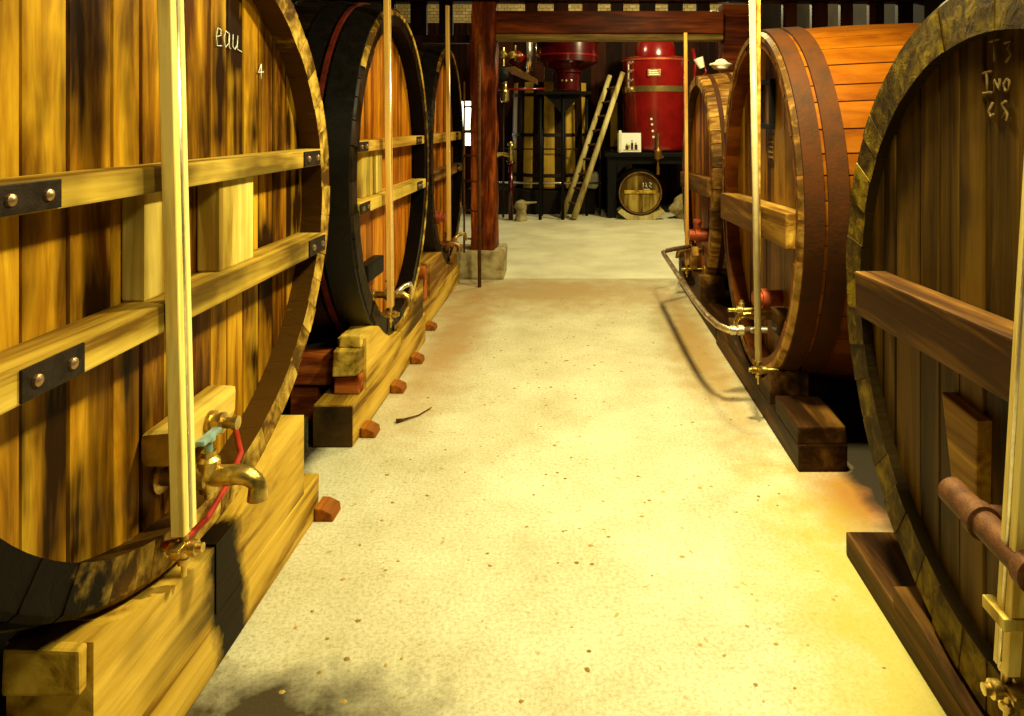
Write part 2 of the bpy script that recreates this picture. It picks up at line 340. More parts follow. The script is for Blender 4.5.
# ------------------------------------------------------------------ casks
def cask(label, side, X, Yc, zc, rh, rv, stave, head, length=2.1, bulge=.09, n=40, thick=.13, rec=.08,
         hoops=(), jit=.004, seed=1, planks=13, group=None):
    rnd = random.Random(seed)
    zb = zc-rv
    root = thing('wine_cask', label, 'cask', (X, Yc, zb), group)
    sc = lambda t: 1+bulge*math.sin(PI*min(max(t/length, 0), 1))
    def P(t, th, dr=0.):
        s = sc(t); return Vector((X+side*t, Yc+(rh*s+dr)*math.cos(th), zc+(rv*s+dr)*math.sin(th)))
    bm = NB(); L = bm.faces.layers.float['tone']
    w = [rnd.uniform(.75, 1.3) for _ in range(n)]; tot = sum(w); a = 0
    ts = [.0, .012, .03, .08, .15, .25, .4, .6, .85, 1.1, 1.4, 1.7, length]
    for i in range(n):
        b2 = a+2*PI*w[i]/tot; e = .0035/rh
        t0 = rnd.uniform(-jit, jit); tone = rnd.uniform(-1, 1)*.35; dr = rnd.uniform(-.002, .002)
        cols = [(a+.0005, -.014), (a+e, dr), (a+(b2-a)*.33, dr), (a+(b2-a)*.67, dr), (b2-e, dr), (b2-.0005, -.014)]
        outer = []
        for k, t in enumerate(ts):
            tt = t+(t0 if k == 0 else 0)
            ch = -.012 if k == 0 else 0
            outer.append([bm.verts.new(P(tt, th, d+ch)) for th, d in cols])
        it = [(t0, -thick), (rec+.06, -thick)]
        inner = [[bm.verts.new(P(t, th, d)) for th, _ in cols] for t, d in it]
        fs = []; ins = []
        for r1, r2 in zip(outer, outer[1:]):
            for j in range(5): fs.append(bm.faces.new((r1[j], r1[j+1], r2[j+1], r2[j])))
        for j in range(5):
            fs.append(bm.faces.new((outer[0][j+1], outer[0][j], inner[0][j], inner[0][j+1])))
            ins.append(bm.faces.new((inner[0][j+1], inner[0][j], inner[1][j], inner[1][j+1])))
        # side walls of the front end so the joints read as cut ends
        for j in (0, 5):
            fs.append(bm.faces.new((outer[0][j], outer[3][j], inner[1][j], inner[0][j])))
        bmesh.ops.recalc_face_normals(bm, faces=fs+ins)
        for f in fs: f[L] = tone
        for f in ins: f[L] = tone-1.6          # inside of the rim set darker
        a = b2
    obj('staves', bm, stave, root)
    # rear head closes the cask
    bm = NB()
    vs = [bm.verts.new(P(length-.06, 2*PI*k/48, -.05)) for k in range(48)]; bm.faces.new(vs)
    obj('rear_head', bm, head, root)
    # front head of upright planks
    bm = NB(); ri, rj = rh-thick+.012, rv-thick+.012
    ws = [rnd.uniform(.7, 1.35) for _ in range(planks)]; tot = sum(ws); y = -ri
    for i in range(planks):
        y2 = y+2*ri*ws[i]/tot
        tone = rnd.uniform(-1, 1)
        def ring(t, inset):
            ya, yb = y+inset, y2-inset; pts = []
            for k in range(7):
                yy = ya+(yb-ya)*k/6; zz = rj*math.sqrt(max(0, 1-(yy/ri)**2)); pts.append((yy, -zz))
            for k in range(6, -1, -1):
                yy = ya+(yb-ya)*k/6; zz = rj*math.sqrt(max(0, 1-(yy/ri)**2)); pts.append((yy, zz))
            return [bm.verts.new((X+side*t, Yc+p[0], zc+p[1])) for p in pts]
        off = rnd.uniform(-.003, .003)
        A, B, D = ring(rec+off, .006), ring(rec+off+.006, .0035), ring(rec+.03, .0035)
        fs = [bm.faces.new(A)]
        for r1, r2 in ((A, B), (B, D)):
            for j in range(len(A)):
                k = (j+1) % len(A)
                if (r1[j].co-r1[k].co).length < 1e-6 and (r2[j].co-r2[k].co).length < 1e-6: continue
                fs.append(bm.faces.new((r1[j], r2[j], r2[k], r1[k])))
        for f in fs: f[L if False else bm.faces.layers.float['tone']] = tone
        y = y2
    bmesh.ops.remove_doubles(bm, verts=bm.verts, dist=1e-6)
    bmesh.ops.recalc_face_normals(bm, faces=bm.faces)
    for f in bm.faces:
        if abs(f.normal.x) > .99 and f.normal.x*side > 0: f.normal_flip()
    obj('head', bm, head, root)
    for hp in hoops:
        t0, t1, mat, th = hp[:4]
        bm = NB(); k = 96; rings = []
        for t, d in ((t0, .0), (t0, th), (t0+.25*(t1-t0), th), (t0+.75*(t1-t0), th), (t1, th), (t1, 0)):
            rings.append([bm.verts.new(P(t, 2*PI*j/k, d)) for j in range(k)])
        for r1, r2 in zip(rings, rings[1:]):
            for j in range(k):
                f = bm.faces.new((r1[j], r1[(j+1) % k], r2[(j+1) % k], r2[j])); f.smooth = True
        bmesh.ops.recalc_face_normals(bm, faces=bm.faces)
        for e in bm.edges:
            if len(e.link_faces) == 2 and e.calc_face_angle(0) > .6: e.smooth = False
        o = obj('hoop', bm, mat, root)
        if len(hp) > 4: o['label'] = hp[4]
    info = dict(root=root, side=side, X=X, Yc=Yc, zc=zc, ri=rh-thick, rj=rv-thick, hx=X+side*rec)
    return info
def chord(c, z0, z1):
    h = max(abs(z0-c['zc']), abs(z1-c['zc']))
    return c['ri']*math.sqrt(max(0, 1-(h/c['rj'])**2))
def bar(c, z0, z1, depth, mat, tilt=0., plates=(), name='crossbar', plate_len=.16, ya=None, yb=None):
    """crossbar bolted on the head; plates: fractional positions of iron plates"""
    s = c['side']; h = chord(c, z0, z1); y0 = ya if ya is not None else c['Yc']-h+.004; y1 = yb if yb is not None else c['Yc']+h-.004
    xf = c['hx']-s*depth; bm = NB()
    lo = (min(xf, c['hx']-s*.004), y0, z0); hi = (max(xf, c['hx']-s*.004), y1, z1)
    rot = Matrix.Rotation(tilt, 3, 'X')
    box(bm, lo, hi, .006, rot=rot, tone=random.uniform(-.4, .4))
    o = obj(name, bm, mat, c['root'])
    piv = (Vector(lo)+Vector(hi))/2
    for y in plates:
        bm = NB(); zc = (z0+z1)/2
        box(bm, (min(xf, xf-s*.006), y-plate_len/2, z0+.004), (max(xf, xf-s*.006), y+plate_len/2, z1-.004), .002, rot=rot, piv=piv)
        p = obj('iron_plate', bm, 'iron', o)
        for dy in (-.28, .28):
            bm = NB(); lathe(bm, (xf-s*.005, y+dy*plate_len, zc), (-s, 0, 0), [(0, .013), (.006, .012), (.010, .006), (.011, 0)], 10)
            bmesh.ops.rotate(bm, verts=bm.verts, cent=piv, matrix=rot)
            obj('bolt', bm, 'bolt', o)
    return o
def gauge(c, x, ytop, ztop, ybot, zbot, wid, mat, name='gauge_batten', depth=.03, tube_mat='steel', metal='brass', round_=False):
    s = c['side']; top = Vector((x, ytop, ztop)); bot = Vector((x, ybot, zbot))
    bm = NB(); d = (top-bot).normalized()
    if round_:
        tube(bm, [bot, top], wid/2, 16)
    else:
        yv = Vector((0, 1, 0))*wid/2; xv = Vector((s, 0, 0))*depth/2
        # batten with a routed channel for the level tube
        prof = [(-1, -1), (-.15, -1), (-.15, -.3), (.35, -.3), (.35, -1), (1, -1), (1, 1), (-1, 1)]
        A = [bm.verts.new(bot+yv*p[0]+xv*p[1]) for p in prof]; B = [bm.verts.new(top+yv*p[0]+xv*p[1]) for p in prof]
        k = len(prof)
        for i in range(k): bm.faces.new((A[i], A[(i+1) % k], B[(i+1) % k], B[i]))
        bm.faces.new(A); bm.faces.new(B[::-1]); bmesh.ops.recalc_face_normals(bm, faces=bm.faces)
        bmesh.ops.bevel(bm, geom=[e for e in bm.edges if e.calc_length() > .3], offset=.002, segments=1, affect='EDGES')
    o = obj(name, bm, mat, c['root'])
    if not round_:
        bm = NB(); e = Vector((-s*.012, wid*.05, 0)); tube(bm, [bot+e, top+e], min(.006, wid*.12), 8); obj('level_tube', bm, tube_mat, o)
    # valve at the foot: pipe out of the head, nut, body and drain
    hx = c['hx']; bm = NB(); z = zbot-.045
    lathe(bm, (hx, ybot, z), (-s, 0, 0), [(0, .022), (.008, .022), (.01, .010), (abs(x-hx)-.04, .010), (abs(x-hx)-.038, .019), (abs(x-hx)-.018, .019), (abs(x-hx)-.016, .014),
        (abs(x-hx)+.014, .014), (abs(x-hx)+.016, .019), (abs(x-hx)+.034, .019), (abs(x-hx)+.036, .012), (abs(x-hx)+.05, .012)], 14)
    lathe(bm, (x, ybot, zbot), (0, 0, -1), [(-.02, .010), (-.018, .017), (.004, .017), (.006, .011), (.07, .011), (.072, .016), (.086, .016), (.088, .007), (.12, .007)], 12)
    g = obj('gauge_valve', bm, metal, c['root'])
    bm = NB(); box(bm, (x-.012, ybot-.05, z+.012), (x+.012, ybot-.010, z+.020), .003)
    lathe(bm, (x, ybot-.002, z+.002), (0, -1, 0), [(0, .009), (.03, .009), (.031, .012), (.04, .012)], 10)
    obj('lever', bm, metal, g)
    return o
def tap(c, y, z, out, r=.02, handle='blue_grey', metal='brass', fall=.07):
    s = c['side']; hx = c['hx']; xo = hx-s*out
    bm = NB(); lathe(bm, (hx, y, z), (-s, 0, 0), [(0, r*1.9), (.012, r*1.9), (.014, r*1.1), (out*.45, r*1.1), (out*.46, r*1.5), (out*.62, r*1.5), (out*.64, r*1.15), (out*.8, r*1.15)], 16)
    pts = [(hx-s*out*.78, y, z), (xo, y, z+.004)] + [(xo-s*fall*.8*math.sin(a), y, z+.004-fall*.6*(1-math.cos(a))) for a in (.5, 1.0, 1.35, 1.57)] + [(xo-s*fall*.8, y, z-fall)]
    tube(bm, pts, [r*1.15, r*1.1, r*1.0, r*.95, r*.95, r*1.0, r*1.15], 14)
    xc = hx-s*out*.62
    lathe(bm, (xc, y, z), (0, 0, 1), [(0, r*1.3), (r*1.8, r*1.2), (r*2.2, r*.8), (r*2.8, r*.8)], 14)
    lathe(bm, (xc, y, z), (0, 0, -1), [(0, r*1.1), (r*1.7, r*1.0), (r*1.8, r*.5), (r*2.5, r*.5)], 14)
    o = obj('tap', bm, metal, c['root'])
    bm = NB(); lathe(bm, (xc, y, z+r*2.7), (0, 0, 1), [(0, r*.45), (r*1.2, r*.35), (r*1.25, r*.7), (r*1.7, r*.7)], 12)
    box(bm, (xc-.014, y-r*2.0, z+r*4.1), (xc+.014, y+r*2.0, z+r*4.7), .006)
    h = obj('tap_handle', bm, handle, o); h['label'] = 'grey blue tap handle' if handle == 'blue_grey' else 'tap handle'
    return o
def chalk(c, strokes, y, z, size, mat='chalk', name='chalk_mark', wd=.006):
    """strokes in a 2D letter grid; drawn as thin raised chalk lines on the head"""
    s = c['side']; bm = NB(); x = c['hx']-s*.0045
    for st in strokes:
        tube(bm, [(x, y+p[0]*size, z+p[1]*size) if s < 0 else (x, y-p[0]*size, z+p[1]*size) for p in st], wd, 6)
    return obj(name, bm, mat, c['root'])

# --- left row
L1 = cask('nearest and widest cask at left, yellow streaked head with tap and pale batten', -1, -1.08, 2.055, 1.322, 1.035, .935, 'stave_yellow_shaded', 'head_yellow', n=42, thick=.105, rec=.09,
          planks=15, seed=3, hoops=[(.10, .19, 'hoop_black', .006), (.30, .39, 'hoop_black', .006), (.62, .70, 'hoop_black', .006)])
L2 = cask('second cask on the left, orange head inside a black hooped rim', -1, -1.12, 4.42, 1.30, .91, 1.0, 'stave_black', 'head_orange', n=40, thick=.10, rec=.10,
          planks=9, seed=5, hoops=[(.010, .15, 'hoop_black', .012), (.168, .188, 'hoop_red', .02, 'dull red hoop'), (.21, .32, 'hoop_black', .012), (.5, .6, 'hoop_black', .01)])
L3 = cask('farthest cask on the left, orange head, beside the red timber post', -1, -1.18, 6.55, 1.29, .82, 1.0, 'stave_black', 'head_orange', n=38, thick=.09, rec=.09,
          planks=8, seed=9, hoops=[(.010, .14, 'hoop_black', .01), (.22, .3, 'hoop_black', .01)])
R1 = cask('nearest cask at right, dark olive head with a chalk mark', 1, 1.03, 1.74, 1.04, .93, .93, 'stave_olive', 'head_olive', n=44, thick=.145, rec=.035,
          planks=13, seed=12, bulge=.05, hoops=[(.25, .33, 'hoop_brown', .006), (.6, .68, 'hoop_brown', .006)])
R2 = cask('middle cask on the right with two brown hoops and orange staves', 1, 1.06, 4.15, 1.14, .865, .985, 'stave_orange', 'head_brown', n=50, thick=.085, rec=.09,
          planks=10, seed=15, bulge=.055, hoops=[(.015, .105, 'hoop_brown', .016), (.125, .22, 'hoop_brown', .016)])
R3 = cask('farthest cask on the right, pale staves, behind the thick framed cask', 1, 1.10, 6.39, 1.07, .81, .95, 'stave_brown', 'head_orange', n=40, thick=.085, rec=.08,
          planks=8, seed=21, bulge=.07, hoops=[(.08, .12, 'hoop_brown', .005), (.24, .28, 'hoop_brown', .005)])
# rims of the black casks are bare wood at the front end
for c, (rh, rv, th), mt, a0, a1 in ((L2, (.91, 1.0, .022), 'stave_yellow', -1.7, 2.5), (L3, (.82, 1.0, .03), 'stave_brown', -1.6, 2.3), (R2, (.865, .985, .03), 'stave_brown', 0, 2*PI)):
    bm = NB(); k = 120; s = c['side']; rings = []; full = a1-a0 > 6
    for t, d in ((-.002, -.012-th), (-.007, -.012-th), (-.009, -.012), (.012, .003), (.024, .004)):
        rings.append([bm.verts.new((c['X']+s*t, c['Yc']+(rh+d)*math.cos(a0+(a1-a0)*j/k), c['zc']+(rv+d)*math.sin(a0+(a1-a0)*j/k))) for j in range(k if full else k+1)])
    Lr = bm.faces.layers.float['tone']
    for r1, r2 in zip(rings, rings[1:]):
        for j in range(k):
            jn = (j+1) % k if full else j+1; f = bm.faces.new((r1[j], r1[jn], r2[jn], r2[j])); f[Lr] = math.sin(j//4*12.9898)*.8
    bmesh.ops.recalc_face_normals(bm, faces=bm.faces)
    o = obj('rim_edge', bm, mt, c['root']); o['label'] = 'worn bare wooden edge of the rim'

# fittings of the first left cask
b_ = bar(L1, 1.42, 1.487, .105, 'bar_yellow', plates=(1.36, 2.83), plate_len=.17)
b_ = bar(L1, 1.065, 1.137, .125, 'bar_yellow', plates=(1.40, 2.83), plate_len=.17)
for y0, y1, z0, z1, dp in ((1.80, 2.0, 1.137, 1.42, .04), (2.16, 2.39, 1.137, 1.42, .05), (1.25, 1.34, 1.14, 1.42, .012)):
    bm = NB(); box(bm, (-1.167, y0, z0), (-1.147+dp, y1, z1), .006, tone=random.uniform(-.3, .4)); obj('brace_board', bm, 'block_yellow', L1['root'])
gauge(L1, -1.025, 1.765, 2.12, 1.835, .53, .062, 'batten_pale', depth=.035)
bm = NB(); box(bm, (-1.166, 1.88, .67), (-1.078, 2.24, .765), .02, jitter=.006, tone=.3); o = obj('tap_board', bm, 'bar_yellow', L1['root'])
bm = NB(); lathe(bm, (-1.076, 2.06, .715), (1, 0, 0), [(0, .035), (.012, .035), (.014, .026), (.03, .026), (.031, .030), (.042, .030), (.043, .016), (.07, .016), (.071, .02), (.085, .02)], 16); obj('bung_fitting', bm, 'brass', L1['root'])
tap(L1, 1.97, .605, .225, .025, fall=.065)
bm = NB(); tube(bm, [(-1.10, 2.27, .60), (-1.05, 2.20, .56), (-1.035, 2.08, .52), (-1.03, 1.96, .49), (-1.04, 1.87, .485), (-1.07, 1.82, .50)], .009, 10); obj('rubber_hose', bm, 'rubber_red', L1['root'])
EAU = [[(0.1, .5), (.5, .6), (.5, .9), (.2, .95), (.05, .5), (.15, .05), (.6, .1)],
       [(1.3, .8), (1.0, .9), (.8, .5), (.95, .05), (1.3, .3), (1.35, .8), (1.35, .1), (1.5, .05)],
       [(1.75, .8), (1.7, .2), (1.95, .05), (2.2, .35), (2.25, .8), (2.2, .1), (2.7, .0)]]
chalk(L1, EAU, 2.27, 1.845, .066, wd=.0018)
chalk(L1, [[(.1, .4), (.9, .5)], [(.55, 1.), (.5, 0)], [(.1, .4), (.55, 1.)]], 2.57, 1.76, .055, wd=.002)

# second left cask
bar(L2, 1.44, 1.50, .10, 'bar_orange', plates=(3.70, 5.02), plate_len=.16)
bar(L2, 1.115, 1.18, .11, 'bar_yellow', plates=(3.70, 5.0), plate_len=.16)
bm = NB(); box(bm, (-1.216, 3.85, 1.18), (-1.17, 4.25, 1.44), .006); obj('brace_board', bm, 'block_yellow', L2['root'])
gauge(L2, -1.07, 3.98, 2.42, 4.06, .53, .055, 'batten_amber')
bm = NB(); box(bm, (-1.215, 3.90, .70), (-1.15, 4.22, .80), .008); obj('tap_board', bm, 'black_paint', L2['root'])
tap(L2, 4.22, .56, .16, .020, handle='brass_old', metal='brass')
bm = NB(); tube(bm, [(-1.08, 4.2, .57), (-1.04, 4.26, .60), (-1.02, 4.33, .60), (-1.02, 4.38, .56), (-1.04, 4.38, .50)], .014, 10); obj('bent_pipe', bm, 'steel', L2['root'])
# third left cask
bar(L3, 1.42, 1.50, .09, 'bar_orange', plates=(7.0,), plate_len=.1)
bar(L3, 1.10, 1.18, .10, 'bar_brown', plates=(7.0,), plate_len=.1)
gauge(L3, -1.12, 6.15, 2.62, 6.22, .55, .055, 'batten_amber', metal='brass_old')
bm = NB()
lathe(bm, (-1.27, 6.0, .78), (1, 0, 0), [(0, .07), (.05, .07), (.051, .055), (.12, .055), (.121, .035), (.16, .035)], 16); obj('bung_fitting', bm, 'copper_red', L3['root'])
tap(L3, 6.32, .50, .17, .024, handle='brass_old', metal='brass_old')
bm = NB(); tube(bm, [(-1.12, 6.35, .52), (-1.06, 6.4, .57), (-1.02, 6.46, .57), (-1.01, 6.5, .51)], .018, 10); obj('bent_pipe', bm, 'brass', L3['root'])

# nearest right cask
bar(R1, .975, 1.12, .11, 'bar_brown', tilt=-.04, yb=2.39)
bm = NB(); prism(bm, [(1.80, .56), (1.90, .54), (1.97, .84), (1.79, .835)], 'X', 1.03, 1.105, .008); obj('wooden_wedge', bm, 'bar_orange', R1['root'])
bm = NB(); lathe(bm, (1.108, 1.62, .66), (-1, 0, 0), [(0, .13), (.03, .13), (.034, .12)], 28); obj('bung_disc', bm, 'cradle_dark', R1['root'])
bm = NB(); lathe(bm, (.93, 1.74, .69), (0, -1, -.02), [(0, .026), (.01, .034), (.12, .034), (.121, .040), (.15, .040), (.151, .032), (.30, .032), (.301, .040), (.33, .040), (.331, .028), (.42, .028)], 20)
tube(bm, [(1.10, 1.62, .685), (.93, 1.62, .688)], .024, 12)
obj('outlet_pipe', bm, 'iron_rust', R1['root'])
gauge(R1, .925, 1.375, 1.75, 1.50, .43, .050, 'batten_pale', metal='brass')
bm = NB(); box(bm, (.895, 1.46, .535), (.945, 1.54, .562), .003); obj('strap', bm, 'block_yellow', R1['root'])
T_ = [[(0, 1), (.8, 1.05)], [(.4, 1), (.42, 0)]]
I_ = [[(0, 1), (.7, 1.05)], [(.35, 1), (.4, 0)], [(.05, 0), (.75, .02)]]
def off(st, dx, dz=0): return [[(p[0]+dx, p[1]+dz) for p in s] for s in st]
N_ = [[(0, 0), (.02, .6), (.4, .1), (.42, .65)]]
O_ = [[(.25, .6), (0, .35), (.15, .02), (.42, .1), (.45, .5), (.25, .6)]]
TH = [[(0, .9), (.5, .95), (.25, .6), (.5, .3), (.1, 0)]]
EI = [[(.4, .9), (.1, .8), (.4, .4), (.1, .1), (.4, .0), (.5, .3), (.1, .75), (.4, .9)]]
LL = [[(.35, .7), (.0, .3), (.2, .0), (.4, .15)]]
chalk(R1, off(T_, 0, 1.5)+off(TH, 1.2, 1.4)+off(I_, -.6)+off(N_, .4)+off(O_, 1.1)+off(LL, -.1, -1.2)+off(EI, .9, -1.35), 1.79, 1.675, .052, 'chalk_faint', wd=.0032)

# middle right cask
bar(R2, .955, 1.13, .13, 'bar_orange', tilt=-.035)
bm = NB(); X = 1.145
for lo, hi in (((X-.03, 4.0, 1.56), (X, 4.24, 1.59)), ((X-.03, 4.0, 1.82), (X, 4.24, 1.85)), ((X-.03, 4.0, 1.59), (X, 4.03, 1.82)), ((X-.03, 4.21, 1.59), (X, 4.24, 1.82))): box(bm, lo, hi, .004)
fr = obj('plaque_frame', bm, 'black_paint', R2['root'])
bm = NB(); box(bm, (X-.012, 4.03, 1.59), (X-.002, 4.21, 1.82), 0); obj('plaque_panel', bm, 'head_brown', fr)
bm = NB(); box(bm, (1.143, 4.03, 1.37), (1.148, 4.15, 1.54), .001); lb = obj('paper_label', bm, 'bar_brown', R2['root'])
bm = NB()
for k in range(5): box(bm, (1.140, 4.045, 1.39+k*.03), (1.144, 4.12+.015*(k % 2), 1.398+k*.03))
obj('label_writing', bm, 'chalk_faint', lb)
gauge(R2, .97, 3.845, 2.42, 3.70, .335, .036, 'pipe_ivory', name='gauge_pipe', round_=True, metal='brass')
bm = NB(); box(bm, (.990, 3.80, .36), (1.008, 3.87, 2.40), .003); obj('gauge_batten', bm, 'bar_orange', R2['root'])
bm = NB(); lathe(bm, (1.15, 3.90, .62), (-1, -.1, .0), [(0, .045), (.08, .045), (.081, .055), (.12, .055), (.121, .04), (.16, .04)], 16); obj('bung_fitting', bm, 'copper_red', R2['root'])
tap(R2, 3.98, .50, .17, .022, handle='brass_old', metal='brass')
bm = NB(); box(bm, (1.06, 3.66, .48), (1.14, 3.78, .60), .01); obj('tap_board', bm, 'cradle_dark', R2['root'])
# farthest right cask
bar(R3, .97, 1.12, .11, 'bar_brown', tilt=-.03)
gauge(R3, 1.04, 6.60, 2.44, 6.50, .28, .05, 'batten_amber')
bm = NB(); lathe(bm, (1.18, 6.2, .60), (-1, 0, 0), [(0, .06), (.08, .06), (.081, .075), (.12, .075), (.121, .05), (.17, .05)], 16)
lathe(bm, (1.08, 6.2, .60), (0, -.3, 1), [(0, .03), (.12, .03), (.121, .04), (.14, .04)], 12); obj('bung_fitting', bm, 'copper_red', R3['root'])
bm = NB(); box(bm, (1.0, 6.0, .33), (1.06, 6.1, .52), .01, rot=Matrix.Rotation(.7, 3, 'X')); obj('wooden_wedge', bm, 'bar_orange', R3['root'])
tap(R3, 6.45, .42, .17, .026, handle='brass_old', metal='brass_old')
chalk(R3, [[(0, 0), (.2, .8), (.5, .1)], [(.8, 0), (.8, .9)], [(1.2, .8), (1.5, .6), (1.2, .1), (1.6, 0)]], 6.1, 1.35, .12, 'chalk_faint', wd=.005)

# transfer pipe running along the right casks
tp = thing('transfer_pipe', 'bent steel pipe running low along the right casks over the aisle', 'pipe', (.80, 5.0, .46))
bm = NB()
tube(bm, [(1.04, 6.33, .475), (.86, 6.18, .475), (.79, 6.12, .472), (.762, 6.06, .47), (.760, 5.9, .47), (.765, 5.2, .462), (.772, 4.5, .452), (.785, 4.15, .45), (.81, 3.96, .449), (.85, 3.87, .45), (.90, 3.86, .45), (.97, 3.87, .45)], .019, 14)
obj('pipe', bm, 'pipe_steel', tp)
bm = NB(); lathe(bm, (.86, 3.868, .45), (1, 0, 0), [(0, .026), (.025, .026), (.026, .020), (.04, .020), (.041, .028), (.07, .028), (.071, .018), (.2, .018)], 14); obj('coupling', bm, 'steel', tp)
bm = NB(); lathe(bm, (.768, 5.0, .459), (0, 1, 0), [(0, .024), (.05, .024)], 14); obj('coupling', bm, 'pipe_steel', tp)
bm = NB(); lathe(bm, (.86, 3.93, .545), (1, 0, 0), [(0, .012), (.05, .012), (.051, .022), (.08, .022), (.081, .014), (.24, .014)], 12); lathe(bm, (.935, 3.93, .545), (0, 0, 1), [(0, .016), (.04, .016), (.041, .01), (.055, .01)], 12); obj('stopcock', bm, 'brass', tp)

# ------------------------------------------------------------------ cradles
def saddle(bm, yc, zc, rh, rv, y0, y1, zb, ztop, xa, xb, tone=0., n=20):
    """block with a hollow top following the cask"""
    before = set(bm.faces); cols = []
    for k in range(n+1):
        y = y0+(y1-y0)*k/n; q = 1-((y-yc)/rh)**2
        z = max(min(zc-rv*math.sqrt(max(q, 0)), ztop), zb+.01)
        cols.append([bm.verts.new(p) for p in ((xa, y, zb), (xb, y, zb), (xb, y, z), (xa, y, z))])
    for a, b2 in zip(cols, cols[1:]):
        for j in range(4): bm.faces.new((a[j], a[(j+1) % 4], b2[(j+1) % 4], b2[j]))
    bm.faces.new(cols[0][::-1]); bm.faces.new(cols[-1])
    fs = [f for f in bm.faces if f not in before]; bmesh.ops.recalc_face_normals(bm, faces=fs); settone(bm, fs, tone)
def cradle(label, side, xe, c, rh, rv, y0, y1, sy0, sy1, bh, ztop, beam_mat, sad_mat, wb=.2, ws=.17, blocks=(), grown=.03):
    s = side; root = thing('cask_cradle', label, 'cradle', (xe+s*wb/2, (y0+y1)/2, 0))
    bm = NB(); box(bm, (min(xe, xe+s*wb), y0, 0), (max(xe, xe+s*wb), y1, bh), .008, tone=.1, jitter=.003); obj('beam', bm, beam_mat, root)
    # saddle pieces meet below the lowest point of the cask
    k = 1+grown
    mid = c['Yc']-.02
    for a, b2 in ((sy0, mid-.006), (mid+.006, sy1)):
        bm = NB(); saddle(bm, c['Yc'], c['zc'], rh*k, rv*k, a, b2, bh+.001, ztop, xe+s*.0005, xe+s*ws, tone=random.uniform(-.3, .4)); obj('saddle', bm, sad_mat, root)
    for lo, hi, mt in blocks:
        bm = NB(); box(bm, lo, hi, .008, tone=random.uniform(-.4, .5), jitter=.004); obj('packing_block', bm, mt, root)
    # rear beam below the far end of the cask, with its saddle
    xr = c['X']+s*1.65
    bm = NB(); box(bm, (min(xr, xr+s*.2), y0, 0), (max(xr, xr+s*.2), y1, bh), .008); obj('beam', bm, beam_mat, root)
    bm = NB(); saddle(bm, c['Yc'], c['zc'], rh*1.09, rv*1.09, sy0, sy1, bh+.001, ztop, xr+s*.01, xr+s*.18); obj('saddle', bm, sad_mat, root)
    return root
cradle('thick yellow timber cradle under the nearest left cask, dark drip stain on its side', -1, -1.045, L1, 1.035, .935, 1.45, 2.86, 1.52, 2.70, .165, .47, 'cradle_stained', 'cradle_stained', wb=.2, ws=.19, grown=.02,
       blocks=[((-1.225, 1.49, .375), (-1.052, 1.52, .475), 'cradle_yellow')])
cradle('yellow timber cradle under the second left cask, dark square beam end and stacked blocks', -1, -1.09, L2, .91, 1.0, 3.446, 5.12, 3.66, 5.02, .205, .47, 'cradle_yellow', 'cradle_yellow', ws=.15, grown=.015,
       blocks=[((-1.235, 3.58, .206), (-1.10, 3.655, .30), 'block_red'), ((-1.238, 3.57, .301), (-1.10, 3.655, .43), 'bar_yellow'), ((-1.22, 3.62, .431), (-1.105, 3.655, .495), 'bar_yellow')])
cradle('orange yellow timber cradle under the farthest left cask with red blocks', -1, -1.15, L3, .82, 1.0, 5.30, 6.98, 5.55, 6.85, .2, .48, 'cradle_yellow', 'bar_orange', ws=.17, grown=.015,
       blocks=[((-1.32, 5.42, .201), (-1.17, 5.545, .36), 'block_red'), ((-1.31, 5.44, .361), (-1.17, 5.545, .47), 'block_red')])
cradle('low dark brown skid under the nearest right cask', 1, 1.0, R1, .93, .93, .9, 2.59, 1.3, 2.2, .085, .14, 'cradle_dark', 'cradle_dark', ws=.2, grown=.01)
cradle('dark brown square beam with saddle under the middle right cask', 1, 1.02, R2, .865, .985, 3.20, 5.05, 3.66, 4.65, .125, .30, 'cradle_dark', 'cradle_dark', wb=.225, ws=.2, grown=.025,
       blocks=[((1.021, 3.202, .126), (1.244, 3.56, .208), 'cradle_dark')])
cradle('dark reddish timber cradle under the farthest right cask', 1, 1.03, R3, .81, .95, 5.12, 7.0, 5.75, 6.95, .11, .33, 'cradle_dark', 'cradle_dark', ws=.2, grown=.02)
c2 = [o for o in C.objects if o.name.startswith('cask_cradle')][1]
bm = NB(); box(bm, (-1.288, 3.438, .004), (-1.094, 3.4455, .200), .002); o = obj('tarred_end', bm, 'tar', c2); o['label'] = 'dark tarred end of the beam'
wdg = NB(); prism(wdg, [(0, 0), (.075, 0), (.07, .03), (.03, .05), (0, .052)], 'Y', 0, .10, .006)
W0 = None
for x, y, lab in ((-1.045, 2.80, 'orange wooden wedge at the far foot of the nearest left cradle'),
                  (-1.088, 3.54, 'orange wooden wedge at the near end of the second left cradle'),
                  (-1.088, 4.12, 'orange wooden wedge at the middle of the second left cradle'),
                  (-1.088, 4.62, 'orange wooden wedge at the far part of the second left cradle'),
                  (-1.148, 5.36, 'orange wooden wedge at the near end of the farthest left cradle')):
    if W0 is None:
        W0 = obj('wooden_wedge', wdg, 'wedge_orange', at=(0, 0, 0)); W0.location = (x+.002, y, .0); tag(W0, lab, 'wedge', 'orange wedges under the left cradles')
    else:
        d = W0.copy(); C.objects.link(d); d.location = (x+.002, y, .0); d['label'] = lab
